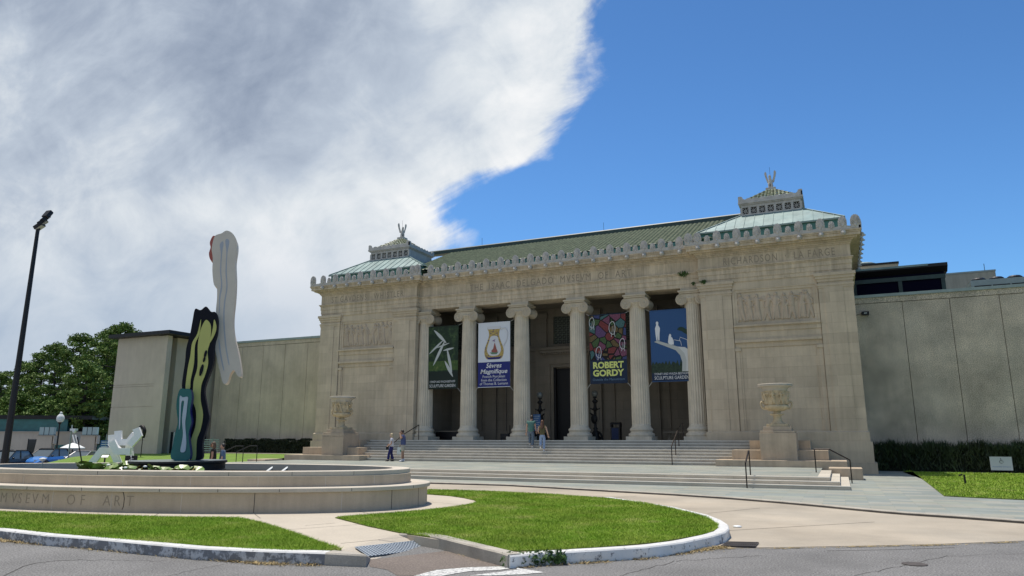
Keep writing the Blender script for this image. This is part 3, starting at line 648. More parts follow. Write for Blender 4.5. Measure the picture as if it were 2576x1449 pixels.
# floor and core walls
B(mb().box(-25.6,-6.9,SY+8*TR+.02,45.5,1.2,ZF-.004),'portico_floor',M['step'])
b=mb(); b.box(XW0+.05,XW1-.05,46.0,YB,0,12.6); B(b,'rear_block',M['stone'])
for x0,x1,s in PAV:
    b=mb()
    Y0=41.35
    b.box(x0+.03,x1-.03,Y0,50,1.6,12.0)
    # plinth courses
    b.box(x0-.27,x1+.27,40.87,50,-.1,.60); b.box(x0-.16,x1+.16,40.98,49.99,.60,1.63); b.box(x0-.07,x1+.07,41.08,49.98,1.63,2.12)
    b.extr([(x0-.07,41.08,2.12),(x0-.0,41.18,2.17),(x0-.0,50,2.17),(x0-.07,50,2.12)],(x1-x0+.07,0,0))
    # broad pilasters (outer wide, inner wide) and their edge strips
    for a,c in ((x0,x0+1.72),(x1-1.72,x1)):
        b.box(a,c,41.20,41.6,2.12,10.10)
        b.box(a+.28,c-.5,41.165,41.6,2.12,9.75)
    b.box(x0,x0+.002,41.2,50,2.12,10.1)
    # capital mouldings of the antae (flared)
    for a,c in ((x0,x0+1.72),(x1-1.72,x1)):
        for k,(zz,ex) in enumerate([(9.75,.03),(9.86,.06),(10.10,.05),(10.25,.11),(10.40,.17)]):
            b.box(a-ex,c+ex,41.2-ex,50-.01*k,zz,zz+(.10 if k<2 else .15)+.02)
    xa,xb=x0+1.75,x1-1.75
    # band courses below the relief, lower panel frame
    b.box(xa,xb,41.22,41.5,7.62,7.98); b.box(xa,xb,41.10,41.5,7.90,8.0); b.box(xa,xb,41.27,41.5,7.10,7.62); b.box(xa,xb,41.17,41.5,7.02,7.16); b.box(xa,xb,41.3,41.5,6.75,7.02)
    b.box(xa,xa+.22,41.27,41.5,2.12,6.75); b.box(xb-.22,xb,41.27,41.5,2.12,6.75); b.box(xa-.02,xa+.30,41.22,41.5,6.55,6.72); b.box(xb-.30,xb+.02,41.22,41.5,6.55,6.72)
    b.box(xa+.22,xa+.33,41.31,41.5,2.12,6.55); b.box(xb-.33,xb-.22,41.31,41.5,2.12,6.55)
    # relief surround
    b.box(xa,xb,41.25,41.5,10.02,10.5); b.box(xa,xa+.12,41.25,41.5,8.0,10.02); b.box(xb-.12,xb,41.25,41.5,8.0,10.02)
    fr=.07
    rx0,rx1=(xa+.12,xb-.12)
    b.box(rx0,rx1,41.29,41.5,9.88,10.02); b.box(rx0,rx1,41.29,41.5,8.0,8.14); b.box(rx0,rx0+.14,41.29,41.5,8.14,9.88); b.box(rx1-.14,rx1,41.29,41.5,8.14,9.88)
    o=B(b,'pavilion',M['stone'],bevel=.008)
    r=relief_panel('relief',rx0+.14,rx1-.14,8.14,9.88,41.37,None,5 if s<0 else 8,9,M['stone_relief'],.13); r.parent=mus; r.matrix_parent_inverse=mus_inv
# entablature: one profile per plane
def entab(x0,x1,y,name,left=False,right=False,yb=None,dz=0):
    yb=yb or 50; el=lambda e:x0-(e if left else 0); er=lambda e:x1+(e if right else 0)
    b=mb()
    layers=[(10.50,10.72,.00),(10.72,11.0,.03),(11.0,11.26,.06),(11.26,11.33,.10),(11.33,11.40,.15),(11.40,12.08,.03),(12.08,12.16,.08),(12.16,12.25,.14),(12.25,12.33,.22),(12.33,12.42,.42),(12.42,12.58,.58),(12.58,12.66,.62),(12.66,12.74,.66)]
    for z0,z1,e in layers: b.box(el(e),er(e),y-e,yb,z0-dz,z1-dz)
    return B(b,name,M['cornice'],bevel=.006)
entab(-34.0,-25.85,41.2,'pavilion_entablature',True,True)
entab(-6.65,1.35,41.2,'pavilion_entablature',True,True,YB)
entab(-25.95,-6.55,41.6,'portico_entablature',yb=43.0,dz=.004)
# portico ceiling and inner walls
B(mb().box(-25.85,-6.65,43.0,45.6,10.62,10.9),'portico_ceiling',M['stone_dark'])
b=mb(); xs=[-26.2,-6.3]
wins=[(-16.35+3.84*k) for k in (-2,-1,0,1,2)]
wx=[(c-1.07,c+1.07) for c in wins]
DX0,DX1=-17.3,-15.4
# wall pieces around windows (z 8.14-10.05) and door
b.box(-26.2,DX0,45.5,46,1.6,8.14); b.box(DX1,-6.3,45.5,46,1.6,8.14); b.box(DX0,DX1,45.5,46,6.46,8.14); b.box(-26.2,-6.3,45.5,46,10.05,10.8)
px=-26.2
for a,c in wx: b.box(px,a,45.5,46,8.14,10.05); px=c
b.box(px,-6.3,45.5,46,8.14,10.05)
# sill course, dado, pilasters and door surround
b.box(-26.2,-17.9,45.38,45.55,7.72,7.95); b.box(-14.8,-6.3,45.38,45.55,7.72,7.95); b.box(-26.2,DX0-.5,45.42,45.55,1.6,2.3); b.box(DX1+.5,-6.3,45.42,45.55,1.6,2.3)
b.box(-26.2,-17.9,45.40,45.55,6.95,7.1); b.box(-14.8,-6.3,45.40,45.55,6.95,7.1)
for c in [-16.35+3.84*k for k in (-1.5,-.5,.5,1.5)]:
    b.box(c-.42,c+.42,45.3,45.6,1.6,9.9); b.box(c-.5,c+.5,45.22,45.6,9.9,10.3)
for c in (-24.1,-22.9,-21.0,-19.6,-13.2,-11.6,-9.6,-8.0): b.box(c-.05,c+.05,45.40,45.55,2.3,6.9)
b.box(-25.85,-25.3,41.8,45.5,1.6,10.6); b.box(-7.2,-6.65,41.8,45.5,1.6,10.6)
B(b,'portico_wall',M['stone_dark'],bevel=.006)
b=mb()
for a,c in ((DX0-.55,DX0-.28),(DX1+.28,DX1+.55)): b.box(a,c,45.20,45.5,1.68,6.74)
for a,c in ((DX0-.28,DX0-.06),(DX1+.06,DX1+.28)): b.box(a,c,45.28,45.5,1.68,6.52)
b.box(DX0-.28,DX1+.28,45.28,45.5,6.52,6.74); b.box(DX0-.55,DX1+.55,45.20,45.5,6.74,7.25)
for k,(z,e) in enumerate([(7.25,.65),(7.38,.75),(7.5,.9),(7.68,1.0)]): b.box(DX0-e,DX1+e,45.5-.2-.13*(k+1),45.5,z,z+.18)
x=DX0-.7
while x<DX1+.7: b.box(x,x+.09,44.93,45.2,7.42,7.5); x+=.18
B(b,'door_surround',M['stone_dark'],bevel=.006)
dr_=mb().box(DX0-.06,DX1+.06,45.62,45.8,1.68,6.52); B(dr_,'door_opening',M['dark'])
b=mb(); b.box(DX0-.06,DX0+.08,45.35,45.6,1.68,6.5); b.box(DX1-.08,DX1+.06,45.35,45.6,1.68,6.5); B(b,'door_frame',M['black'])
# lattice windows
def lattice(w_,h_,nx,nz,t=.035,d=.05):
    b=MB(); cw,ch=w_/nx,h_/nz
    for i in range(nx+1): b.box(i*cw-t/2,i*cw+t/2,-d,0,0,h_)
    for j in range(nz+1): b.box(0,w_,-d-.002,-.002,j*ch-t/2,j*ch+t/2)
    for i in range(nx):
        for j in range(nz):
            cx,cz=(i+.5)*cw,(j+.5)*ch
            for a in (0,math.pi/4,math.pi/2,3*math.pi/4):
                L2=.5*min(cw,ch)*(1.35 if a in (math.pi/4,3*math.pi/4) else 1); dx,dz=math.cos(a)*L2,math.sin(a)*L2; nx_,nz_=-math.sin(a)*t*.32,math.cos(a)*t*.32
                b.extr([(cx-dx-nx_,-d+.006,cz-dz-nz_),(cx+dx-nx_,-d+.006,cz+dz-nz_),(cx+dx+nx_,-d+.006,cz+dz+nz_),(cx-dx+nx_,-d+.006,cz-dz+nz_)],(0,d*.6,0))
    return b
M['lattice']=mat('bronze_green_lattice',(.17,.19,.16),.6,metal=.2)
lt=lattice(2.14,1.91,7,6); lo=None
for i,(a,c) in enumerate(wx):
    wo_=B(mb().box(a,c,45.85,45.9,8.14,10.05),'window',M['dark'])
    if lo is None: lo=lt.build('lattice',M['lattice'],wo_); lo.location=(a,45.66,8.14); proto_l=lo; lo.matrix_parent_inverse=Matrix()
    else: q=dup(proto_l,wo_,(a,45.66,8.14))
# columns
def fl(r,z,t): 
    if .92<z<7.86: return r*(1-.075*abs(math.sin(12*t))**.55)
    return r
def make_column():
    cr_=empty('column',(0,0,0)); 
    bb=MB().box(-.76,.76,-.76,.76,0,.22); bb.lathe([(.74,.22),(.77,.30),(.74,.40),(.66,.42),(.63,.50),(.66,.55),(.69,.61),(.66,.68),(.60,.72),(.57,.78)],n=48); bb.build('base',M['column'],cr_,smooth=False,bevel=.01)
    sh=[(.57,.78)]+[(.545-.085*((k/12)**1.5),.80+.13+ (7.86-.93)*k/12) for k in range(13)]+[(.47,7.9),(.50,7.95),(.46,8.0)]
    sh=[(.57,.78),(.55,.86),(.545,.93)]+[(.545-.08*((k/12)**1.4),.93+(7.84-.93)*k/12) for k in range(1,13)]+[(.47,7.9),(.50,7.95)]
    MB().lathe(sh,n=192,mod=fl).build('shaft',M['column'],cr_)
    c=MB(); c.lathe([(.49,7.92),(.53,8.02),(.62,8.15),(.60,8.22)],n=48,mod=lambda r,z,t:r*(1+.03*math.cos(20*t)))
    for s in (-1,1):
        # bolster: horizontal scroll with pinched middle
        yy=[-.56,-.54,-.3,0,.3,.54,.56]; rr=[.05,.33,.27,.20,.27,.33,.05]
        c.tube([(s*.56,y,8.10) for y in yy],rr,24)
        for f in (-1,1):
            pts=[]
            for k in range(46):
                a=k/45*2.4*2*math.pi; r_=.315*(1-k/52); pts.append((s*.56+s*r_*math.sin(a)*1.0,f*.565,8.10+r_*math.cos(a)))
            c.tube(pts,[.030*(1-k/90) for k in range(46)],6)
            c.ell((s*.56,f*.57,8.10),(.06,.04,.06),10,6)
    c.extr([(-.58,-.55,8.42),(.58,-.55,8.42),(.58,-.55,8.26),(.3,-.55,8.20),(-.3,-.55,8.20),(-.58,-.55,8.26)],(0,1.1,0))
    for k in range(3): c.ell(((k-1)*.17,-.57,8.17),(.055,.05,.07),10,6)
    c.build('capital',M['stone_plain'],cr_,smooth=False)
    a=MB(); a.box(-.66,.66,-.62,.62,8.44,8.54); a.box(-.72,.72,-.68,.68,8.54,8.80); 
    a.v=a.v[:8]+[(x,y,(z if z<8.6 else 8.63)) for x,y,z in a.v[8:]]
    a.box(-.62,.62,-.40,.62,8.63,8.82); a.build('abacus',M['stone_plain'],cr_,bevel=.01)
    return cr_
colx=[-25.45,-22.11,-18.27,-14.43,-10.59,-7.25]
c0=make_column(); c0.parent=mus; c0.location=(colx[0]+16.35,42.02-41.2,ZF)
c0.location=(colx[0]+16.35,.80,ZF)
for x in colx[1:]:
    c=copy_tree(c0,mus); c.location=(x+16.35,.80,ZF)
# cresting: base strip, big + small antefixes, lion heads
def palmette(w_,h_,t,lob):
    b=MB(); pts=[]; n=44
    for i in range(n+1):
        a=math.pi*(i/n); r=1+.07*abs(math.cos(lob*a))**.8*1.0
        sx_=math.cos(a); sz=math.sin(a)
        x=-w_/2*sx_*r*(1-.12*(1-sz)); z=h_*(.36+.64*(sz**.9)*r*.95); pts.append((x,0,z))
    pts=[(-w_*.40,0,0)]+pts+[(w_*.40,0,0)]
    b.extr(pts,(0,t,0))
    for k in range(lob+1):
        a=math.pi*(k/lob); x=-w_/2*math.cos(a)*.86; z=h_*(.36+.58*math.sin(a)); b.tube([(0,-.005,h_*.22),(x*.6,-.03,h_*.22+(z-h_*.22)*.6),(x,-.012,z)],[.012,.030,.022],6)
    b.ell((0,-.01,h_*.2),(w_*.13,.05,h_*.12),10,6)
    return b
big_p=palmette(.47,.68,.10,9); sm_p=palmette(.33,.46,.08,5); big_c=palmette(.62,.98,.10,9)
lion=MB(); lion.ell((0,0,0),(.115,.10,.115),12,8); lion.ell((0,-.10,-.04),(.055,.06,.045),8,6); lion.ell((-.075,-.02,.09),(.035,.03,.035),8,5); lion.ell((.075,-.02,.09),(.035,.03,.035),8,5)
for k in range(9):
    a=math.pi*2*k/9; lion.ell((math.cos(a)*.11,.03,math.sin(a)*.11),(.04,.05,.04),6,5)
proto={}
def place(kind,mesh,m,x,y,z,rz=0,sc_=None,name=None):
    if kind not in proto:
        o=mesh.build(name or kind,m,None); proto[kind]=o
    else: o=proto[kind].copy(); C.objects.link(o)
    o.parent=mus; o.location=(x+16.35,y-41.2,z); o.rotation_euler=(0,0,rz)
    if sc_: o.scale=sc_
    return o
def cresting(x0,x1,y,bigs,smalls,lions):
    b=MB(); n=int((x1-x0)/.035); top=[]
    for i in range(n+1):
        x=x0+(x1-x0)*i/n; dz=.16
        for c in bigs: dz=max(dz,.16+.16*max(0,1-abs(x-c)/.42)**2.2)
        for c in smalls: dz=max(dz,.16+.07*max(0,1-abs(x-c)/.3)**2)
        top.append((x,y,12.74+dz))
    b.extr([(x0,y,12.74)]+[(x1,y,12.74)]+top[::-1],(0,.12,0))
    B(b,'cresting',M['cresting'])
    for c in bigs: place('antefix',big_p,M['cresting'],c,y-.012,12.80)
    for c in smalls: place('small_antefix',sm_p,M['cresting'],c,y-.010,12.80)
    for c in lions: place('lion_head',lion,M['cresting'],c,y-.06,12.56)
s_=1.093
bR=[-6.54+s_*k for k in range(8)]; 
cresting(-7.28,1.98,40.56,bR,[c+s_/2 for c in bR[:-1]],bR)
bL=[-33.5+s_*k for k in range(8)]
cresting(-34.63,-25.2,40.56,bL,[c+s_/2 for c in bL[:-1]],bL)
bC=[-24.65+1.062*k for k in range(17)]
cresting(-25.2,-7.28,40.96,bC,[c+.531 for c in bC[:-1]],bC)
for x,s in ((-34.42,1),(-25.45,1),(-7.05,-1),(1.74,-1)): place('corner_antefix',big_c,M['cresting'],x,40.545,12.78,rz=R_(-6*s),sc_=(.85,1,.74))
# right-hand flank cresting and lion heads
bs=[41.4+s_*k for k in range(17)]
b=MB(); b.extr([(1.99,40.56,12.74),(1.99,YB-3,12.74),(1.99,YB-3,12.95),(1.99,40.56,12.95)],(-.12,0,0)); B(b,'cresting',M['cresting'])
for y in bs:
    place('antefix',big_p,M['cresting'],2.0,y,12.80,rz=R_(90)); place('lion_head',lion,M['cresting'],2.06,y,12.56,rz=R_(90))
for y in bs[:-1]: place('small_antefix',sm_p,M['cresting'],2.0,y+s_/2,12.80,rz=R_(90))
# roofs
def tiles(name,x0,x1,y0,z0,y1,z1,tw=.30,course=.34,inset0=0,inset1=0):
    L_=math.hypot(y1-y0,z1-z0); nr=int(L_/course); nc=int((x1-x0)/tw); per=8; nx=nc*per
    n_=Vector((0,-(z1-z0),(y1-y0)))/L_; rows=[]
    for j in range(nr):
        for e in (0,1): rows.append(((j+e)/nr,.035 if e==0 else 0.0))
    u=np.arange(nx+1)/per; prof=.055*np.sqrt(np.clip(1-(2*(u%1)-1)**2,0,1)); X=x0+(x1-x0)*np.arange(nx+1)/nx
    V=[]
    for t,up in rows:
        h=prof+up; V.append(np.stack([X,np.full_like(X,y0+(y1-y0)*t)+n_.y*h,np.full_like(X,z0+(z1-z0)*t)+n_.z*h],-1))
    V=np.stack(V)
    if inset0 or inset1:
        for k,(t,_) in enumerate(rows):
            a=x0+inset0*t; c=x1-inset1*t; V[k,:,0]=np.clip(V[k,:,0],a,c)
    P=V.reshape(-1,3); i,j=np.meshgrid(np.arange(nx),np.arange(len(rows)-1)); a=(j*(nx+1)+i).ravel()
    o=npmesh(name,P,np.stack([a,a+1,a+nx+2,a+nx+1],1),M['tile'],k=4); o.parent=mus; o.matrix_parent_inverse=mus_inv; return o
tiles('tile_roof',-27.2,-5.9,41.75,13.35,48.5,16.42)
b=mb(); b.extr([(-25.9,41.75,13.3),(-25.9,48.5,16.38),(-25.9,55,13.3)],(19.4,0,0)); b.box(-30.5,-3,48.2,48.8,16.35,16.62); b.tube([(-30.5,48.5,16.62),(-3,48.5,16.62)],.14,8); B(b,'main_ridge',M['ridge'])
b=mb(); b.box(-25.2,-7.28,41.6,41.9,12.7,13.33); B(b,'gutter_band',M['verd_dark'])
for x0,x1,s in PAV:
    cx=(x0+x1)/2 + (-.25 if s<0 else .02); e0,e1=x0-.15,x1-.05; yF,yK=42.0,49.5
    l0,l1=cx-1.76,cx+1.76; l2,l3=44.0,47.5
    b=mb(); b.box(e0+.12,e1-.12,yF+.12,yK-.12,12.7,13.80); B(b,'roof_fascia',M['verd_dark'])
    b=mb(); b.add([(e0,yF,13.84),(e1,yF,13.84),(e1,yK,13.84),(e0,yK,13.84),(l0,l2,15.2),(l1,l2,15.2),(l1,l3,15.2),(l0,l3,15.2)],[(0,1,5,4),(1,2,6,5),(2,3,7,6),(3,0,4,7),(3,2,1,0)])
    # standing seams on the front slope and the sides
    ns=15
    for k in range(ns+1):
        x=e0+(e1-e0)*k/ns; 
        # seams run straight up the slope; clip at hip lines
        if x<l0: t=(x-e0)/(l0-e0)
        elif x>l1: t=(e1-x)/(e1-l1)
        else: t=1
        if t>.03: b.tube([(x,yF-.005,13.86),(x,yF+(l2-yF)*t,13.86+(15.2-13.84)*t)],.022,4)
    for k in range(1,14):
        y=yF+(yK-yF)*k/14
        t=(y-yF)/(l2-yF) if y<l2 else ((yK-y)/(yK-l3) if y>l3 else 1)
        b.tube([(e1,y,13.86),(e1+(l1-e1)*t,y,13.86+1.36*t)],.022,4); b.tube([(e0,y,13.86),(e0+(l0-e0)*t,y,13.86+1.36*t)],.022,4)
    for a,c in (((e0,yF),(l0,l2)),((e1,yF),(l1,l2))): b.tube([(a[0],a[1],13.87),(c[0],c[1],15.23)],.04,6)
    b.box(e0-.03,e1+.03,yF-.03,yF+.05,13.76,13.85)
    sk=B(b,'copper_roof',M['verd'])
    # pierced stone lantern
    lan=empty('roof_lantern',(0,0,0)); lan.parent=mus; lan.matrix_parent_inverse=mus_inv
    b=mb(); f0,f1=l0+.05,l1-.05; g0,g1=l2+.05,l3-.05
    b.box(f0,f1,g0+.25,g1,15.1,15.95); b.box(f0-.06,f1+.06,g0-.06,g1+.06,15.1,15.28); b.box(f0,f1,g0,g0+.25,15.72,15.9)
    nw=7; wv=(f1-f0)/nw
    for k in range(nw+1): b.box(f0+k*wv-.07,f0+k*wv+.07,g0,g0+.26,15.28,15.72)
    b.box(f0-.08,f1+.08,g0-.08,g1+.08,15.88,15.95); b.box(f0-.16,f1+.16,g0-.16,g1+.16,15.95,16.05)
    b.build('walls',M['cresting'],lan)
    b=mb()
    for k in range(nw): b.box(f0+k*wv+.07,f0+(k+1)*wv-.07,g0+.2,g0+.24,15.28,15.72)
    gr=b.build('openings',M['dark'],lan)
    b=MB()
    for k in range(nw):
        cx_,cz_=f0+(k+.5)*wv,15.5
        for a in range(4):
            an=a*math.pi/4; L2=.21 if a%2==0 else .26; b.tube([(cx_-math.cos(an)*L2,g0+.06,cz_-math.sin(an)*L2),(cx_+math.cos(an)*L2,g0+.06,cz_+math.sin(an)*L2)],.020,4)
    b.build('grilles',M['cresting'],lan)
    b=MB(); n=90; top=[]
    for i in range(n+1):
        u=i/n; x=f0-.14+(f1-f0+.28)*u; top.append((x,g0-.14,16.05+.13+.09*abs(math.sin(u*math.pi*9))**.7+(.22 if u<.07 or u>.93 else 0)*(1-min(u,1-u)/.07*.5)))
    b.extr([(f0-.14,g0-.14,16.05),(f1+.14,g0-.14,16.05)]+top[::-1],(0,.08,0))
    b.v+= []; top=[(f1+.14,g0-.14+(g1-g0+.28)*i/n,16.05+.13+.09*abs(math.sin(i/n*math.pi*9))**.7+(.22 if i/n<.07 or i/n>.93 else 0)*.6) for i in range(n+1)]
    b.extr([(f1+.14,g0-.14,16.05),(f1+.14,g1+.14,16.05)]+top[::-1],(-.08,0,0))
    b.build('crest',M['cresting'],lan)
    # pyramid of tiles
    ap=(cx,(g0+g1)/2,17.30); b=MB()
    def tri(p0,p1,ins):
        p0,p1=Vector(p0),Vector(p1); A_=Vector(ap); nrow=7
        for r in range(nrow):
            t0,t1=r/nrow,(r+1)/nrow; a=p0.lerp(A_,t0); c=p1.lerp(A_,t0); a2=p0.lerp(A_,t1); c2=p1.lerp(A_,t1); Ln=(c-a).length; nn=max(1,int(Ln/.24)); nrm=(p1-p0).cross(A_-p0).normalized()
            cols=nn*6; v=[]
            for e,(s0,s1,up) in enumerate(((a,c,.05),(a2,c2,.01))):
                for i in range(cols+1):
                    u=i/cols; ph=(u*nn)%1; v.append(s0.lerp(s1,u)+nrm*(up+.05*math.sqrt(max(0,1-(2*ph-1)**2))))
            b.add(v,[(i,i+1,cols+2+i,cols+1+i) for i in range(cols)])
    zb=16.08
    tri((f0,g0,zb),(f1,g0,zb),0); tri((f1,g0,zb),(f1,g1,zb),0); tri((f1,g1,zb),(f0,g1,zb),0); tri((f0,g1,zb),(f0,g0,zb),0)
    b.build('tiled_cap',M['tile'],lan)
    MB().box(cx-.30,cx+.30,ap[1]-.30,ap[1]+.30,17.12,17.30).build('finial_base',M['cresting'],lan,bevel=.01)
# winged griffin statues with lightning rods
def griffin(x,y,label,rz):
    g_=empty('griffin_statue',(x,y,17.30),label,'statue',rz=rz); g_.scale=(.85,.85,.85)
    V=[(0,.10,.0),(0,.14,.25),(0,.05,.55),(0,-.05,.80),(0,-.10,.98),(0,-.20,1.0),(-.10,-.14,.0),(-.09,-.10,.35),(.10,-.14,.0),(.09,-.10,.35),(-.17,.14,.04),(.17,.14,.04)]
    E_=[(0,1),(1,2),(2,3),(3,4),(4,5),(2,7),(7,6),(2,9),(9,8),(0,10),(0,11)]
    R__=[.15,.17,.15,.10,.10,.05,.05,.07,.05,.07,.09,.09]
    o=skin('body',V,E_,R__,M['cresting'],g_)
    b=MB()
    for s in (-1,1):
        pts=[(s*.10,.05,.55),(s*.22,.10,.50),(s*.30,.12,.75),(s*.38,.14,1.05),(s*.42,.14,1.28),(s*.36,.13,1.42),(s*.28,.12,1.36),(s*.24,.10,1.05),(s*.18,.08,.80)]
        b.extr(spline(pts,4),(0,.06,0))
    b.build('wings',M['cresting'],g_)
    MB().tube([(0,.08,.9),(0,.08,1.72)],.010,5).build('lightning_rod',M['iron'],g_)
def skin(name,V,E_,R__,m,parent=None,sub=2,root=0,loc=None):
    me=bpy.data.meshes.new('t'); me.from_pydata(V,E_,[]); o=bpy.data.objects.new('t',me); C.objects.link(o)
    sm=o.modifiers.new('s','SKIN'); sm.use_smooth_shade=True
    for i,r in enumerate(R__): me.skin_vertices[0].data[i].radius=(r,r) if not isinstance(r,tuple) else r
    for i in range(len(V)): me.skin_vertices[0].data[i].use_root=(i==root)
    if sub: su=o.modifiers.new('u','SUBSURF'); su.levels=sub; su.render_levels=sub
    dg=bpy.context.evaluated_depsgraph_get(); dg.update(); m2=bpy.data.meshes.new_from_object(o.evaluated_get(dg)); bpy.data.objects.remove(o)
    m2.name=name; m2.materials.clear(); m2.materials.append(m); m2.polygons.foreach_set('use_smooth',[True]*len(m2.polygons))
    ob=bpy.data.objects.new(name,m2); C.objects.link(ob)
    if parent is not None: ob.parent=parent
    if loc is not None: ob.location=loc
    return ob
griffin(-2.63,45.75,'stone winged griffin with lightning rod on the right roof lantern',R_(-8))
griffin(-30.17,45.75,'stone winged griffin with lightning rod on the left roof lantern',R_(50))
for x in (-24.5,-14.5): tag(MB().tube([(x,48.5,16.7),(x,48.5,17.35)],.012,5).build('lightning_rod',M['iron']),'thin lightning rod on the tiled main ridge, the %s one'%('left' if x<-20 else 'right'),'lightning rod','lightning rods on the main ridge')
# inscriptions laid on the frieze as thin dark letters
def inscr(s,x0,x1,z,y,h):
    t=text('inscription',s,1,M['carve'],None,(0,0,0),(0,0,0),.0015,'LEFT',space=1.25); xs_=[v.co.x for v in t.data.vertices]; ys_=[v.co.y for v in t.data.vertices]
    sx_=(x1-x0)/(max(xs_)-min(xs_)); sy_=h/(max(ys_)-min(ys_))
    for v in t.data.vertices: v.co=Vector(((v.co.x-min(xs_))*sx_,(v.co.y-min(ys_))*sy_,v.co.z))
    t.parent=mus; t.location=(x0+16.35,y-41.2,z); t.rotation_euler=(R_(90),0,0); return t
inscr("RICHARDSON  \u00b7  LA FARGE",-5.25,.62,11.52,41.165,.42)
inscr("ST GAVDENS   WHISTLER",-33.1,-26.9,11.50,41.165,.42)
inscr("THE  ISAAC  DELGADO  MVSEVM  OF  ART",ay(1182,720,41.57)[0],ay(1588,690,41.57)[0],11.50,41.565,.44)
# small plants rooted on the cornice ledges
for (px,py,Y,lb,sd,rd) in ((1718,688,41.4,'dark green plant rooted on the ledge above the right end column',3,.34),(1769,708,41.05,'small plant rooted on the capital moulding of the right pavilion',4,.20),(1744,712,41.3,'tiny sprig at the inner corner above the right end capital',6,.12)):
    X,Z=ay(px,py,Y); V=np.concatenate([leaves((X,Y,Z),(rd,.14,rd*.45),int(420*rd),.05,seed=sd),leaves((X,Y-.05,Z-.1),(rd*.6,.1,rd*.4),int(200*rd),.05,seed=sd+9)])
    o=npmesh('ledge_plant',V,np.arange(len(V)).reshape(-1,4),M['weed'],k=4); tag(o,lb,'plant')
# ================================================================ CONCRETE WINGS
def wing(name,label,x0,x1,y0,y1,ztop,j0,dj,first):
    r=empty(name,(0,0,0),label,'building'); b=MB()
    b.box(x0,x1,y0+.12,y1,-.5,ztop-.1); b.build('structure_wall',M['jointdark'],r)
    b=MB(); xs=[x0]; x=j0
    while x<x1: 
        if x>x0+.2: xs.append(x)
        x+=dj
    xs.append(x1)
    for a,c in zip(xs[:-1],xs[1:]): b.box(a+.014,c-.014,y0,y0+.2,.2,ztop-.52)
    b.build('panels',M['wing'],r)
    b=MB().box(x0,x1,y0-.02,y0+.3,ztop-.49,ztop-.17); b.build('parapet_band',M['wing'],r)
    b=MB().box(x0-.02,x1,y0-.10,y0+.5,ztop-.17,ztop); b.box(x0,x1,y0+.4,y1,ztop-.25,ztop-.12); b.build('coping',M['metalcap'],r)
    return r
wing('museum_wing','grey green concrete panel wing right of the museum, behind the fern hedge',1.40,34,46,76,10.05,3.95,2.36,3.9)
wing('museum_wing','pale concrete panel wing left of the museum, behind the dark hedge',-49.2,-34.05,46,70,10.0,-48.6,2.36,3)
M['wing_left']=mat('pale_aggregate_concrete',(.54,.455,.35),.95,var=.16,vscale=.8,speck=.22,spscale=26,streak=.10,bump=.008,bscale=60)
for o in bpy.data.objects:
    if o.name.startswith('panels') or o.name.startswith('parapet_band'):
        if o.parent and 'pale concrete' in o.parent.get('label',''):
            o.data.materials.clear(); o.data.materials.append(M['wing_left'])
# roof structures on the right wing
r=empty('roof_pavilion',(0,0,9.9),'dark glazed box with green edged roof on top of the right wing','roof structure')
b=MB(); b.box(-3,6.75,50,57,0,2.29); b.build('glazing',M['navyglass'],r)
b=MB(); 
for x in (-.8,1.6,4.2,6.55): b.box(x,x+.22,49.93,50,0,1.75)
b.box(-3,6.8,49.9,50,1.6,1.85); b.build('frame',M['ridge'],r)
b=MB(); b.extr([(-3,49.6,2.3),(-3,49.6,2.5),(-3,57,2.5),(-3,57,2.0),(-3,50,2.0)],(9.95,0,0)); b.build('roof',M['black'],r)
b=MB().box(-3,5.9,49.55,49.62,2.38,2.5); b.build('roof_edge',M['verd'],r)
r=empty('roof_penthouse',(0,0,9.9),'tan penthouse block behind the dark glazed roof box','roof structure'); MB().box(-2,5.2,60,66,0,4.95).build('wall',M['cream'],r); MB().box(-2.05,5.25,59.95,66.05,4.95,5.1).build('parapet',M['black'],r); MB().lathe([(.9,5.1),(.95,5.35),(.75,5.45),(.1,5.48)],c=(2.9,61.5,0),n=20).build('vent_cap',M['metalcap'],r)
r=empty('roof_penthouse',(0,0,9.9),'pale grey penthouse block behind the air conditioning units','roof structure'); MB().box(6.9,11.3,60,68,0,3.75).build('wall',M['wing_smooth'],r); MB().box(6.88,11.33,59.97,68.03,3.75,3.87).build('parapet',M['metalcap'],r); MB().tube([(10.7,60.2,3.8),(10.7,60.2,4.4)],.02,5).build('rod',M['iron'],r)
r=empty('air_conditioner',(0,0,9.9),'grey rooftop air conditioning unit with three black fans at the right edge','air conditioner')
b=MB(); b.box(8.08,14.2,50,52.2,0,1.30); b.build('casing',M['metalcap'],r)
b=MB(); 
for k in range(4): b.box(8.25+k*.95,9.12+k*.95,49.97,50.0,.35,.95)
b.build('louvres',M['black'],r)
f0=None
for k in range(5):
    if f0 is None: f0=MB().lathe([(.36,0),(.40,.05),(.40,.12),(.30,.20),(.05,.22)],c=(0,0,0),n=20).build('fan',M['black'],r,loc=(8.6,50.6,1.30))
    else: dup(f0,r,(8.6+.93*k,50.6,1.30))
MB().extr([(8.05,50.2,0),(8.05,50.2,1.0),(6.9,50.2,0)],(0,1.4,0)).build('duct',M['metalcap'],r)
# wall speaker with cable
X,Z=ay(2177,789,45.95); r=empty('wall_speaker',(X,45.95,Z),'small black fixture on the concrete wall right of the museum','floodlight')
MB().box(-.19,.19,-.22,.04,-.10,.10).build('housing',M['black'],r); MB().box(-.08,.08,-.225,-.22,-.02,.02).build('lens',M['white'],r); MB().tube(spline([(-.19,0,0),(-.4,.02,-.03),(-.62,.03,-.14)],5,False),.012,5).build('cable',M['black'],r)
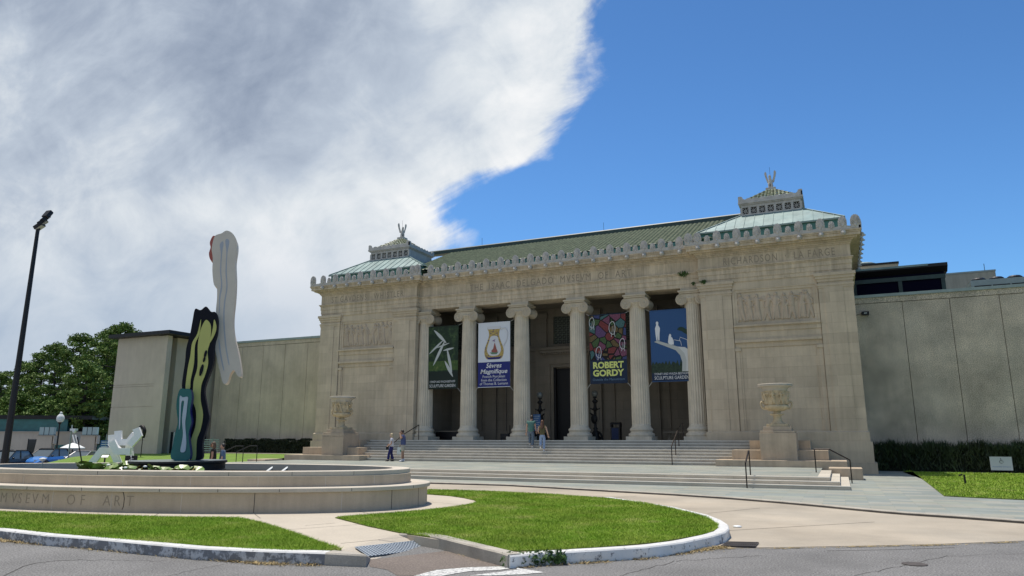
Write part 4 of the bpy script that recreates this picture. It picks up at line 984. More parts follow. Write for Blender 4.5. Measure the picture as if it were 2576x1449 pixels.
# left tower block
M['wing_smooth2']=mat('board_marked_concrete',(.57,.49,.39),.9,var=.09,vscale=.6,streak=.05,bump=.003)
tb=empty('concrete_block',(-54,41,0),'tall plain concrete block with overhanging black roof behind the striped sculpture','building')
inv=Matrix.Translation((54,-41,0))
def T(b,name,m,**k): o=b.build(name,m,None,**k); o.parent=tb; o.matrix_parent_inverse=inv; return o
b=MB(); lv=[.2,1.9,4.25,4.32,10.1]
for z0,z1 in ((.2,1.62),(1.65,1.95),(1.98,4.3),(4.33,5.95),(5.98,6.12),(6.15,10.05)): b.box(-55.3,-50.5,41,47,z0,z1); 
T(b,'wall',M['wing_smooth2'])
b=MB(); b.box(-55.25,-50.55,41.04,46.9,.1,10.1); b.box(-50.5,-49.9,42.4,47,.2,10.05); T(b,'core',M['wing_smooth2'])
b=MB(); b.box(-50.5,-49.4,41.0,41.45,.2,10.05); T(b,'fin',M['wing_smooth2'])
b=MB(); b.box(-49.93,-49.6,42.6,46,.5,2.3); T(b,'glass_doors',M['glass'])
b=MB(); 
for y in (42.6,43.5,44.6,45.7): b.box(-49.62,-49.5,y,y+.07,.5,2.3)
T(b,'door_frames',M['white'])
b=MB(); b.box(-50.4,-49.2,42.0,46,.3,.55); T(b,'entrance_step',M['walk'])
b=MB(); b.box(-55.8,-48.6,40.4,47.5,10.1,10.38); T(b,'roof',M['black'])
# ================================================================ FOUNTAIN
FC=(-16.75,14.65); FA,FB,FN,FT=7.2,3.18,2.15,.178
def oval(off,n=200):
    a,b_=FA+off,FB+off; out=[]
    for i in range(n):
        t=2*math.pi*i/n; c_,s_2=math.cos(t),math.sin(t); X=a*math.copysign(abs(c_)**(2/FN),c_); Y=b_*math.copysign(abs(s_2)**(2/FN),s_2)
        out.append((FC[0]+X*math.cos(FT)-Y*math.sin(FT),FC[1]+X*math.sin(FT)+Y*math.cos(FT)))
    return out
def ring(sec,n=200):
    "sweep a closed (offset,z) section round the basin"
    b=MB(); m=len(sec); rings=[oval(o,n) for o,z in sec]
    for i in range(n):
        for k in range(m): b.v.append((*rings[k][i],sec[k][1]))
    for i in range(n):
        for k in range(m):
            b.f.append((i*m+k,((i+1)%n)*m+k,((i+1)%n)*m+(k+1)%m,i*m+(k+1)%m)); b.mi.append(0)
    return b
fo=empty('fountain',(0,0,0),'long oval two-tier stone fountain basin with carved lettering on its lower wall','fountain')
ring([(0,.0),(0,.602),(-.6,.602),(-.6,.0)]).build('lower_wall',M['fount'],fo)
ring([(.06,.598),(.07,.61),(.07,.68),(.06,.69),(-.62,.69),(-.62,.598)]).build('lower_coping',M['coping'],fo)
ring([(-.44,.685),(-.435,.925),(-.45,.935),(-.85,.935),(-.85,.3),(-.5,.3)]).build('upper_wall',M['fount'],fo)
ring([(-.475,.93),(-.465,.94),(-.465,1.03),(-.475,1.04),(-.92,1.04),(-.92,.86),(-.8,.86)]).build('upper_coping',M['coping'],fo)
def onwall(px,off,z):
    pts=oval(off,1600); best=None
    for i,p in enumerate(pts):
        q=pr(p[0],p[1],z); n2=pts[(i+1)%1600]; t=Vector((n2[0]-p[0],n2[1]-p[1])).normalized(); nr=Vector((t.y,-t.x))
        if nr.dot(Vector(p))>0: continue          # faces away from the road
        e=abs(q[0]-px)
        if best is None or e<best[0]: best=(e,p,nr)
    return best[1],best[2]
lj=MB(); dj_=MB()
def vjoint(b,px,off,z0,z1,w_=.012):
    p,nr=onwall(px,off,(z0+z1)/2); t=Vector((-nr.y,nr.x))*w_/2; q=Vector(p)+nr*.003
    b.extr([(q.x-t.x,q.y-t.y,z0),(q.x+t.x,q.y+t.y,z0),(q.x+t.x,q.y+t.y,z1),(q.x-t.x,q.y-t.y,z1)],(-nr.x*.01,-nr.y*.01,0))
for x in (133,280,455,860): vjoint(lj,x,0,.16,.597)
for x in (640,985,1052): vjoint(dj_,x,0,.16,.597)
for x in (67,205,400,548,702,884,1040): vjoint(dj_,x,.07,.612,.68,.010)
for x in (60,170,310,480,650,818,942,1019): vjoint(lj,x,-.437,.70,.925,.010)
for x in (246,576,735,890): vjoint(dj_,x,-.465,.945,1.03,.008)
lj.build('light_joints',M['joint'],fo); dj_.build('dark_joints',M['jointdark'],fo)
ring([(-.01,.585),(.012,.597),(.0,.6)]).build('drip_gap',M['jointdark'],fo)
b=MB(); p,nr=onwall(311,0,.4); 
for ch,px in zip("MVSEVMOFART",(10,35,51,69,89,114,180,207,268,295,327)):
    p,nr=onwall(px,0,.4); q=Vector(p)+nr*.003
    L_=text('letter',ch,.335,M['carve'],fo,(q.x,q.y,.285),(R_(90),0,math.atan2(nr.y,nr.x)+R_(90)),.002,'CENTER',width=.95,bold=-.006)
# crack that runs across the wall before the last letter
cp=[]
for k,(px,z) in enumerate([(309,.60),(312,.55),(313,.45),(312.5,.36),(310,.28),(307,.21)]):
    p,nr=onwall(px,0,z); cp.append((p[0]+nr.x*.003,p[1]+nr.y*.003,z))
MB().tube(cp,.007,5).build('crack',M['jointdark'],fo)
o=MB().sheet(oval(-.86),.80).build('water',M['water']); tag(o,kind='structure')
# round dark plinth in the pool
S=Vector((-16.75,14.65,0)); RD=1.24
def inpool(px,lo,hi,off=-1.15):
    pg=oval(off)
    for _ in range(60):
        p=az_d(px,r5.uniform(lo,hi))
        if inpoly(np.array([p]),pg)[0]: return p
    return p
r5=random.Random(5)
dk=empty('pool_plinth',(S.x,S.y,.5),'low round black plinth in the fountain pool under the striped sculpture','plinth')
MB().lathe([(RD-.05,0),(RD,.05),(RD,.45),(RD-.03,.47),(RD-.03,.62),(RD+.02,.64),(RD+.02,.695),(RD,.70),(.01,.70)],n=64).build('drum',M['black'],dk)
MB().lathe([(RD+.0,.702),(.01,.704)],n=64,cap=False).build('top_plate',mat('wet_grey_plate',(.16,.19,.18),.35),dk)
# sculpture: abstract painted slabs
un=Vector((.78,.63,0)).normalized(); nn=Vector((un.y,-un.x,0))
zq=lambda x,y:(383.3+x*.463,543+y*.463)
def slab(name,pts,fr,th,m,parent,sm=4,side=None):
    P=[]
    for x,y in pts:
        X,Y=zq(x,y); q=apl(X,Y,S+nn*fr,nn); q.z=max(q.z,1.205); P.append(q)
    P=spline(P,sm) if sm else P
    for q in P: q.z=max(q.z,1.205)
    b=MB(); b.extr(P,-nn*th); 
    for i in range(1,len(b.mi)): b.mi[i]=1
    # find camera-facing cap
    b.mi=[1]*len(b.mi); b.mi[0]=0; b.mi[1]=1
    o=b.build(name,[m,side or m],parent,bevel=0); return o
mk=lambda n_,c,r=.45: mat(n_,c,r,var=.05)
navy=mk('painted_black_navy',(.004,.004,.010),.9); yel=mk('painted_mustard',(.56,.53,.15)); teal=mk('painted_teal',(.02,.14,.125)); offw=mk('painted_off_white',(.72,.61,.49)); red=mk('painted_brick_red',(.42,.10,.07)); blu=mk('painted_blue',(.012,.015,.16)); pale=mk('painted_pale_grey',(.50,.55,.60)); greyl=mk('painted_light_grey_line',(.44,.44,.47))
sp=empty('sculpture',(S.x,S.y,1.205),'tall abstract sculpture of wavy painted slabs, off-white above striped yellow, black and teal','sculpture')
inv2=Matrix.Translation(-Vector(sp.location))
def SL(*a,**k): o=slab(*a,None,**k); o.parent=sp; o.matrix_parent_inverse=inv2; return o
SL('off_white_slab',[(345,105),(375,95),(402,80),(432,92),(456,128),(460,175),(450,250),(453,340),(449,440),(438,560),(443,640),(462,720),(476,790),(484,868),(462,868),(444,838),(424,858),(408,905),(384,908),(366,840),(346,750),(336,680),(348,600),(345,520),(351,450),(350,390),(334,372),(326,300),(328,230),(322,180),(332,128)],-.25,.42,offw)
SL('red_slab',[(328,110),(312,145),(316,172),(307,205),(316,240),(336,238),(345,180),(346,118)],-.30,.30,red)
for pts in ([(378,140),(386,150),(378,210),(374,300),(380,380),(368,450),(366,520),(362,520),(363,440),(373,375),(368,300),(372,205),(366,160)],[(405,125),(418,140),(408,200),(404,300),(408,390),(396,470),(392,560),(402,700),(418,800),(412,800),(394,700),(385,560),(390,465),(402,385),(397,300),(402,200),(396,140)],[(363,670),(376,760),(390,835),(384,832),(368,760),(360,700)]): SL('grey_stripe',pts,-.245,.03,greyl)
SL('black_slab',[(232,506),(262,512),(292,492),(318,520),(344,524),(356,565),(351,640),(336,700),(330,800),(302,880),(282,950),(298,1040),(308,1100),(286,1180),(271,1240),(268,1322),(195,1322),(196,1200),(212,1120),(204,1010),(162,940),(166,870),(178,790),(184,720),(205,640),(218,570)],0,.30,navy)
SL('yellow_band',[(300,568),(318,600),(314,680),(300,735),(303,800),(288,860),(266,920),(262,1000),(275,1080),(262,1160),(241,1220),(235,1322),(207,1322),(207,1230),(232,1150),(238,1080),(232,1040),(220,1000),(224,900),(245,820),(247,700),(262,620),(284,572)],.03,.05,yel)
SL('yellow_band',[(264,560),(256,640),(232,700),(226,800),(208,890),(203,938),(180,938),(192,830),(206,760),(216,690),(244,640)],.03,.05,yel)
SL('yellow_band',[(336,562),(348,600),(340,640),(312,690),(322,640),(330,600)],.03,.05,yel)
for c in ((288,750,7,20),(281,780,6,15),(266,838,9,32)): SL('black_spot',[(c[0]+c[2]*math.cos(a*.785)-c[3]*.25*math.sin(a*.785),c[1]+c[3]*math.sin(a*.785)) for a in range(8)],.06,.04,navy)
SL('teal_slab',[(150,942),(178,940),(206,944),(214,990),(204,1060),(212,1120),(196,1190),(202,1322),(104,1322),(112,1240),(124,1180),(138,1120),(130,1050),(134,990)],.38,.36,teal,side=blu)
SL('pale_band',[(150,978),(166,986),(192,984),(190,1020),(184,1080),(178,1130),(184,1220),(178,1278),(152,1280),(160,1230),(166,1180),(161,1100),(172,1012),(158,1012),(153,1080),(150,1140),(144,1160),(146,1090),(147,1020)],.40,.03,pale)
# lily pads, pond lights
def pad(b,x,y,r,tx,ty,z):
    n=14; v=[(0,0,0)]; 
    for i in range(n): 
        a=2*math.pi*i/n+.2; rr=r*(1+.06*math.sin(5*a)); v.append((rr*math.cos(a),rr*math.sin(a),.02*math.sin(3*a)))
    Rm=Matrix.Rotation(tx,3,'X')@Matrix.Rotation(ty,3,'Y'); v=[Rm@Vector(q)+Vector((x,y,z)) for q in v]
    b.add(v,[(0,i+1,(i+1)%n+1) for i in range(n)])
lily=mat('lily_pad_green',(.10,.19,.035),.35,var=.35,vscale=6,col2=(.20,.27,.07)); lilyd=mat('yellowing_pad',(.25,.20,.05),.5,var=.3,vscale=8)
lp=empty('water_lily',(-17.5,13.0,.82),'clump of raised green water lily pads crowded left of the black plinth','water lily'); il=Matrix.Translation((17.5,-13.0,-.82))
k=0
while k<98:
    px=r5.uniform(212,395) if k<82 else r5.uniform(392,505); 
    X,Y=inpool(px,17.2,21) if k<82 else inpool(px,16.8,18.2); 
    b=MB(); pad(b,X,Y,r5.uniform(.12,.24),r5.uniform(-.75,.75),r5.uniform(-.6,.6),r5.uniform(.92,1.07) if k<82 else r5.uniform(.95,1.06)); b.tube([(X,Y,.80),(X,Y,b.v[0][2])],.008,4)
    o=b.build('pad',lily if r5.random()<.86 else lilyd,None); o.parent=lp; o.matrix_parent_inverse=il; k+=1
bl=MB()
for px in [r5.uniform(220,400) for _ in range(4)]:
    X,Y=inpool(px,17.2,20); bl.ell((X,Y,r5.uniform(1.06,1.14)),(.05,.05,.03),7,5)
o=bl.build('blossom',M['white'],None); o.parent=lp; o.matrix_parent_inverse=il; o['kind']='stuff'
bl=MB()
for _ in range(70):
    X,Y=inpool(r5.uniform(575,760),16,20); z=.83+r5.random()*.05; bl.ell((X,Y,z),(r5.uniform(.03,.12),r5.uniform(.03,.10),.025),7,5)
for _ in range(22):
    X,Y=inpool(r5.uniform(40,220),17,23); bl.ell((X,Y,.81),(r5.uniform(.06,.2),r5.uniform(.03,.12),.012),7,5)
o=bl.build('pond_debris',mat('pale_floating_debris',(.34,.33,.25),.7,var=.5,vscale=14)); tag(o,'pale leaves and debris floating on the dark pool water','debris',kind='stuff')
def pond_light(px,py,label):
    X,Y=az_d(px,18.6); z=.98; r=empty('pond_light',(X,Y,z),label,'pond light'); MB().lathe([(.14,-.02),(.17,0),(.16,.015),(.01,.02)],n=20).build('lens',M['white'],r,rot=(R_(28),R_(-30),0)); MB().lathe([(.06,-.2),(.13,-.03)],n=14).build('housing',M['black'],r,rot=(R_(28),R_(-30),0))
pond_light(678,1170,'left of two tilted round pond lights right of the black plinth'); pond_light(716,1171,'right of two tilted round pond lights, nearer the basin end')
X,Y=az_d(115,19.2); w1=empty('fountain_jet',(X,Y,.8),'thin upright nozzle pipe standing in the pool in front of the blue car','nozzle'); MB().tube([(0,0,0),(0,0,.42)],.012,6).build('pipe',M['metalcap'],w1); MB().lathe([(.01,.40),(.07,.44),(.09,.48),(.02,.50)],n=10).build('head',M['white'],w1)
# ================================================================ BANNERS
def fbox(b,x0,x1,z0,z1,off,mi=0): b.add([(x0,-off,z0),(x1,-off,z0),(x1,-off,z1),(x0,-off,z1)],[(0,1,2,3)],mi)
def poly(pts,off,sm=0): 
    P=[(x,-off,z) for x,z in pts]; P=spline(P,5) if sm else P; a=sum(P[i][0]*P[(i+1)%len(P)][2]-P[(i+1)%len(P)][0]*P[i][2] for i in range(len(P)))
    if a<0: P=P[::-1]
    b=MB(); b.add(P,[tuple(range(len(P)))]); return b
BW,BH=2.32,4.22
rope=mat('white_rope',(.5,.5,.47),.8)
def banner(cx,label,cloth):
    r=empty('banner',(cx,41.72,5.05),label,'banner','exhibition banners between the columns')
    b=MB(); fbox(b,-BW/2,BW/2,0,BH,0); b.add([(-BW/2,.012,0),(BW/2,.012,0),(BW/2,.012,BH),(-BW/2,.012,BH)],[(3,2,1,0)]); b.tube([(-BW/2,.006,BH),(BW/2,.006,BH)],.03,8); b.tube([(-BW/2,.006,0),(BW/2,.006,0)],.022,8); b.build('cloth',cloth,r)
    for sx_,z,dz in ((-1,0,-.28),(1,0,-.28),(-1,BH,.12),(1,BH,.12)): MB().tube([(sx_*BW/2,0,z),(sx_*(BW/2+.22),.05,z+dz)],.014,5).build('rope',rope,r)
    return r
def t_(r,s,size,z,m,w_,x=0,shear=0,bold=0):
    o=text('lettering',s,size,m,r,(0,0,0),(R_(90),0,0),0,'CENTER',shear=shear,bold=bold); xs_=[v.co.x for v in o.data.vertices]; k=w_/(max(xs_)-min(xs_)); c_=(max(xs_)+min(xs_))/2
    for v in o.data.vertices: v.co.x=(v.co.x-c_)*k
    o.location=(x,-.02,z); return o
wtxt=mat('banner_white_print',(.72,.72,.72),.8); ytxt=mat('banner_lime_print',(.62,.66,.20),.8); btxt=mat('banner_steel_print',(.12,.20,.30),.8)
def img(name,stops,scale,kind='noise'):
    m=bpy.data.materials.new(name); m.use_nodes=True; n=m.node_tree.nodes; l=m.node_tree.links; tcn=n.new('ShaderNodeTexCoord')
    if kind=='noise': q=n.new('ShaderNodeTexNoise'); q.inputs['Detail'].default_value=8; q.inputs['Roughness'].default_value=.7; q.inputs['Scale'].default_value=scale; out=q.outputs['Fac']
    else: q=n.new('ShaderNodeTexVoronoi'); q.inputs['Scale'].default_value=scale; out=None
    l.new(tcn.outputs['Object'],q.inputs['Vector']); b=n['Principled BSDF']; b.inputs['Roughness'].default_value=.8
    c=n.new('ShaderNodeValToRGB'); e=c.color_ramp.elements
    if kind=='cells':
        s=n.new('ShaderNodeSeparateColor'); l.new(q.outputs['Color'],s.inputs[0]); out=s.outputs[0]; c.color_ramp.interpolation='CONSTANT'
        q2=n.new('ShaderNodeTexVoronoi'); q2.feature='DISTANCE_TO_EDGE'; q2.inputs['Scale'].default_value=scale; l.new(tcn.outputs['Object'],q2.inputs['Vector'])
        gt=n.new('ShaderNodeMath'); gt.operation='GREATER_THAN'; gt.inputs[1].default_value=.055; l.new(q2.outputs['Distance'],gt.inputs[0])
        n3_=n.new('ShaderNodeTexNoise'); n3_.inputs['Scale'].default_value=26; l.new(tcn.outputs['Object'],n3_.inputs['Vector'])
        mr=n.new('ShaderNodeMapRange'); mr.inputs[1].default_value=.35; mr.inputs[2].default_value=.65; mr.inputs[3].default_value=.45; mr.inputs[4].default_value=1.5; l.new(n3_.outputs['Fac'],mr.inputs[0])
        mm=n.new('ShaderNodeMath'); mm.operation='MULTIPLY'; l.new(gt.outputs[0],mm.inputs[0]); l.new(mr.outputs[0],mm.inputs[1])
    l.new(out,c.inputs[0]); e[0].position=stops[0][0]; e[0].color=(*stops[0][1],1); e[1].position=stops[-1][0]; e[1].color=(*stops[-1][1],1)
    for p_,cc in stops[1:-1]: x=e.new(p_); x.color=(*cc,1)
    if kind=='cells':
        v=n.new('ShaderNodeVectorMath'); v.operation='SCALE'; l.new(c.outputs[0],v.inputs[0]); l.new(mm.outputs[0],v.inputs['Scale']); l.new(v.outputs[0],b.inputs['Base Color'])
    else: l.new(c.outputs[0],b.inputs['Base Color'])
    return m
flatm=lambda n_,c: mat(n_,c,.85)
# 1 garden banner with pale blades
r=banner(-23.95,'dark green garden banner with crossing white blades, leftmost of the four',flatm('banner_dark_green',(.012,.022,.016)))
b=MB(); fbox(b,-BW/2,BW/2,1.15,BH,.004); b.build('photo',img('garden_print',[(.30,(.006,.014,.008)),(.5,(.014,.034,.016)),(.62,(.05,.09,.03)),(.75,(.30,.36,.24))],1.6),r)
b=MB(); fbox(b,-BW/2,BW/2,1.22,1.85,.008); b.build('lawn_strip',img('lawn_print',[(.3,(.025,.055,.015)),(.55,(.06,.11,.025)),(.75,(.28,.28,.10))],3),r)
blade=flatm('blade_print',(.50,.52,.50))
for i,(x0,z0,x1,z1,w_) in enumerate([(-.75,4.0,.25,3.05,.22),(.05,3.3,-1.1,2.35,.14),(.15,3.25,-.75,1.55,.20),(-.55,2.75,.5,3.05,.10),(0,2.55,.85,2.7,.14),(.3,2.7,.72,1.05,.2),(.15,1.85,.8,.75,.22)]):
    d=Vector((x1-x0,z1-z0)); n_=Vector((-d.y,d.x)).normalized()*w_*.5; m_=((x0+x1)/2,(z0+z1)/2)
    poly([(x0,z0),(m_[0]+n_.x,m_[1]+n_.y),(x1,z1),(m_[0]-n_.x,m_[1]-n_.y)],.010+.002*i,1).build('blade',blade,r)
t_(r,'SYDNEY AND WALDA BESTHOFF',.20,.40,wtxt,1.95); t_(r,'SCULPTURE GARDEN',.27,.10,wtxt,1.98)
# 2 porcelain jug
r=banner(-20.13,'white and blue banner with a gilt porcelain jug, second from the left',flatm('banner_white',(.66,.68,.72)))
b=MB(); fbox(b,-BW/2,BW/2,0,1.62,.004); b.build('blue_field',flatm('banner_royal_blue',(.018,.025,.16)),r)
gold=img('gilding_print',[(.40,(.03,.03,.15)),(.47,(.42,.30,.08)),(.60,(.52,.38,.12))],9); nb=flatm('cobalt_print',(.02,.022,.15)); wh=flatm('porcelain_print',(.62,.62,.64))
mir=lambda L_: L_+[(-x,z) for x,z in L_[::-1]]
poly(mir([(-.44,3.90),(-.40,3.65),(-.37,3.35),(-.50,2.95),(-.66,2.55),(-.70,2.25),(-.62,1.95),(-.40,1.80)]),.008,1).build('jug_body',gold,r)
poly(mir([(-.52,3.97),(-.46,3.80),(-.40,3.78)]),.010).build('jug_lip',wh,r)
poly(mir([(-.22,3.30),(-.36,2.95),(-.48,2.6),(-.50,2.35),(-.36,2.1),(-.12,2.02)]),.012,1).build('jug_panel',wh,r)
poly([(-.62,2.02),(-.4,1.80),(.4,1.80),(.62,2.02),(.4,1.93),(-.4,1.93)],.014).build('jug_foot',nb,r)
MB().tube(spline([(.43,-.02,3.72),(.78,-.02,3.82),(.98,-.02,3.5),(.90,-.02,3.0),(.66,-.02,2.62)],6,False),.035,6).build('jug_handle',wh,r)
poly([(-.20,2.35),(-.05,2.5),(.0,2.72),(.06,2.9),(.12,2.7),(.2,2.45),(.28,2.3),(.1,2.15),(-.1,2.2)],.016).build('bird',flatm('bird_print',(.30,.10,.08)),r)
poly([(-.30,2.25),(-.15,2.12),(.2,2.12),(.34,2.28),(.1,2.22),(-.1,2.26)],.018).build('garland',flatm('garland_print',(.12,.22,.14)),r)
poly([(-.15,3.0),(0,3.07),(.12,3.12),(.04,3.0),(.1,2.93),(-.02,2.97)],.018).build('bird',flatm('small_bird_print',(.2,.12,.25)),r)
t_(r,'S\u00e8vres',.42,1.25,wtxt,1.12,shear=.25,bold=.006); t_(r,'Magnifique',.40,.88,wtxt,1.95,shear=.25,bold=.006)
for s,z,w_ in (('French Porcelain',.60,1.60),('from the Collection',.37,1.82),('of Thomas B. Lemann',.14,2.02)): t_(r,s,.24,z,wtxt,w_)
# 3 patterned banner
r=banner(-12.42,'dark banner of coloured patches with big lime letters, third from the left',flatm('banner_navy',(.010,.022,.05)))
b=MB(); fbox(b,-BW/2,BW/2,1.42,BH,.004); b.build('pattern',img('patch_print',[(.0,(.16,.05,.09)),(.2,(.05,.09,.03)),(.38,(.04,.05,.14)),(.52,(.16,.03,.03)),(.66,(.05,.12,.12)),(.8,(.12,.08,.03)),(.95,(.10,.05,.13))],2.1,'cells'),r)
for k,(x,z,s) in enumerate([(-.95,3.75,.9),(.35,3.35,1.1),(.95,2.35,.9),(-.55,1.9,.95)]):
    loop=[(x+s*.22*math.sin(a*.628)*(.6+.4*(a>5)),-.02,z+s*.36*math.cos(a*.628)) for a in range(10)]
    MB().tube(spline(loop,4)+[Vector(loop[0])],.016,5).build('outline',wtxt,r); MB().tube([(x-.1*s,-.02,z-.5*s),(x,-.02,z+.1*s),(x+.12*s,-.02,z-.5*s)],.014,5).build('outline',wtxt,r)
t_(r,'ROBERT',.52,.93,ytxt,1.92,bold=.022); t_(r,'GORDY',.52,.45,ytxt,1.95,bold=.022); t_(r,'Outside the Mainstream',.20,.17,btxt,2.0)
# 4 blue sky banner
r=banner(-8.62,'blue sky banner with a white arched platform, rightmost of the four',flatm('banner_sky_blue',(.030,.085,.21)))
b=MB(); fbox(b,-BW/2,BW/2,0,.55,.004); b.build('dark_foot',flatm('banner_deep_navy',(.012,.025,.06)),r)
tp_=[(-BW/2,.5)]+[(-BW/2+BW*i/24,.95+.22*abs(math.sin(i*1.3))+.12*math.sin(i*2.9)) for i in range(25)]+[(BW/2,.5)]
poly(tp_,.008).build('tree_line',img('treeline_print',[(.35,(.008,.018,.014)),(.6,(.03,.055,.03))],5),r)
plat=flatm('platform_print',(.46,.47,.44))
poly([(-.95,2.35),(-.75,2.42),(.45,2.0),(.85,1.95),(1.05,1.8),(1.08,.55),(.62,.55),(.66,1.1),(.55,1.5),(.3,1.80),(-.1,1.98)],.012).build('platform',plat,r)
poly([(.45,2.0),(.85,1.95),(1.05,1.8),(.97,.55),(.86,.55),(.9,1.2),(.8,1.6)],.014).build('platform_edge',flatm('platform_edge_print',(.60,.60,.58)),r)  # paler print along the platform edge
poly([(-.80,2.42),(-.84,2.8),(-.86,3.15),(-.78,3.35),(-.80,3.5),(-.72,3.58),(-.64,3.5),(-.66,3.35),(-.56,3.15),(-.60,2.8),(-.62,2.42),(-.69,2.42),(-.71,2.75),(-.74,2.42)],.014).build('figure',wtxt,r)
poly([(-.10,2.22),(-.08,2.55),(-.04,2.7),(0,2.78),(.08,2.72),(.08,2.6),(.16,2.5),(.18,2.15)],.014,1).build('figure',wtxt,r)
MB().tube([(.2,-.02,2.12),(.22,-.02,2.42),(.62,-.02,2.32),(.66,-.02,2.05)],.016,5).build('railing',wtxt,r); MB().tube([(.55,-.02,2.35),(.6,-.02,2.55),(1.0,-.02,2.38),(1.02,-.02,1.9)],.016,5).build('railing',wtxt,r)
poly([(.45,3.0),(.6,3.15),(.8,3.12),(1.0,3.0),(1.12,3.3),(1.05,3.65),(1.14,3.75),(1.16,2.7),(.9,2.75),(.7,2.9)],.010,1).build('branch',flatm('branch_print',(.02,.045,.03)),r)
t_(r,'SYDNEY AND WALDA BESTHOFF',.18,.38,wtxt,2.0); t_(r,'SCULPTURE GARDEN',.27,.12,wtxt,2.0)
# ================================================================ PORTICO FURNITURE
def torchere(x,label):
    r=empty('bronze_lamp',(x,43.2,ZF),label,'lamp','bronze standing lamps flanking the door')
    b=MB(); b.lathe([(.30,0),(.36,.05),(.33,.16),(.20,.30),(.26,.42),(.16,.52),(.11,.62),(.15,.72),(.085,.80),(.075,1.30),(.10,1.36),(.075,1.42),(.07,1.75),(.12,1.82),(.17,1.92),(.10,2.02),(.08,2.25),(.13,2.32),(.20,2.40),(.08,2.50),(.06,2.56),(.16,2.66)],n=20)
    for k in range(3):
        a=k*2.094+.5; b.tube([(.1*math.cos(a),.1*math.sin(a),.55),(.32*math.cos(a),.32*math.sin(a),.40),(.40*math.cos(a),.40*math.sin(a),.16),(.44*math.cos(a),.44*math.sin(a),.02)],[.05,.07,.06,.08],8)
    b.build('stem',M['iron'],r,smooth=True)
    b=MB()
    for k in range(4):
        a=k*1.571+.6; b.tube([(.08*math.cos(a),.08*math.sin(a),1.85),(.30*math.cos(a),.30*math.sin(a),1.95),(.33*math.cos(a),.33*math.sin(a),2.0)],[.04,.03,.02],6); b.tube([(.30*math.cos(a),.30*math.sin(a),1.95),(.27*math.cos(a),.27*math.sin(a),1.3),(.10*math.cos(a),.10*math.sin(a),1.0)],.010,5)
    b.build('scroll_arms',M['iron'],r)
    b=MB(); b.ell((.05 if x<-16 else -.05,-.05,1.30),(.22,.16,.30),12,8); b.tube([(0,0,1.4),((.30 if x<-16 else -.34),0,1.68)],[.10,.03],8); b.build('bird_figure',M['iron'],r,smooth=True)
    MB().ell((0,0,2.86),(.20,.20,.21),16,12).build('globe',M['globe_off'],r,smooth=True)
torchere(-17.52,'tall dark bronze lamp with grey globe, left of the doorway'); torchere(-13.80,'tall dark bronze lamp with grey globe, right of the doorway')
r=empty('poster_stand',(-17.50,42.6,ZF),'blue and white notice board in front of the left bronze lamp','notice board')
MB().box(-.25,.25,-.02,.02,.55,1.62).build('board',flatm('poster_blue',(.06,.13,.28)),r); MB().box(-.26,.26,0,.05,0,.55).build('stand',M['black'],r)
b=MB(); 
for k in range(7): fbox(b,-.2+.03*(k%2),.2-.05*(k%3),1.52-.13*k-.05,1.52-.13*k,.024)
b.build('print_blocks',flatm('poster_pale',(.30,.38,.46)),r)
r=empty('litter_bin',(-12.45,43.1,ZF),'dark litter bin with arched hood between two columns right of the door','litter bin')
MB().box(-.29,.29,-.25,.25,0,.78).build('body',M['black'],r,bevel=.02)
b=MB(); b.box(-.30,-.24,-.26,.26,.78,.95); b.box(.24,.30,-.26,.26,.78,.95); b.xprof([(-.27,.95),(.27,.95),(.2,1.04),(0,1.08),(-.2,1.04)],-.31,.31); b.build('hood',M['black'],r)
MB().box(-.21,.21,-.262,-.25,.05,.72).build('panel',flatm('bin_navy',(.015,.025,.07)),r)
def bench(x,label):
    r=empty('stone_bench',(x,43.6,ZF),label,'bench'); MB().box(-.9,.9,-.25,.25,.42,.52).build('seat',M['stone_dark'],r,bevel=.01)
    for s in (-1,1): MB().lathe([(.14,0),(.10,.08),(.07,.22),(.11,.36),(.14,.42)],c=(s*.62,0,0),n=12).build('leg',M['stone_dark'],r)
bench(-8.7,'dark stone bench in the bay behind the blue sky banner'); 
r=empty('stone_bench',(-24.0,43.6,ZF),'long solid dark bench in the leftmost portico bay','bench'); MB().box(-1.3,1.1,-.3,.3,.08,.55).build('body',M['black'],r); MB().box(-1.35,1.15,-.33,.33,.55,.62).build('seat',M['stone_dark'],r)
r=empty('folded_trolley',(-20.0,43.3,ZF),'small dark trolley with upright handle beside the second column','trolley'); MB().box(-.3,.3,-.2,.2,.06,.42).build('body',M['black'],r,bevel=.03); MB().tube([(.28,0,.3),(.30,0,.95)],.025,6).build('handle',M['black'],r)
for s in (-.2,.2): MB().lathe([(.07,-.03),(.07,.03)],n=12).build('wheel',M['black'],r,loc=(s,-.2,.07),rot=(R_(90),0,0))
# ================================================================ HANDRAILS
def rail(name,label,posts,pts,grp=None,m='rail'):
    o0=Vector(posts[0][0]); r=empty('handrail',tuple(o0),label,'handrail',grp)
    MB().tube([Vector(p)-o0 for p in pts],.028,8).build('rail',M[m],r)
    for a,c in posts: MB().tube([Vector(a)-o0,Vector(c)-o0],.024,8).build('post',M[m],r)
    return r
def zst(y): return ZP+RI*min(8,max(0,math.floor((y-SY)/TR)+1)) if y>=SY else ZP
x=-7.95
for x,lb in ((-7.98,'long brown handrail up the right side of the main stair'),(-25.2,'long brown handrail up the left side of the main stair behind the couple')):
    ys=[37.75,38.75,39.7,41.0] if x>-20 else [37.75,39.0,40.9]; tops=[ZP+.92+(y-37.75)*(RI/TR) if y<40.5 else ZF+1.0 for y in ys]
    tops=[ZP+.95]+[zst(y)+.95 for y in ys[1:-1]]+[ZF+.98]
    rail('h',lb,[((x,y,zst(y)-.02),(x,y,t)) for y,t in zip(ys,tops)],[(x,y,t) for y,t in zip(ys,tops)])
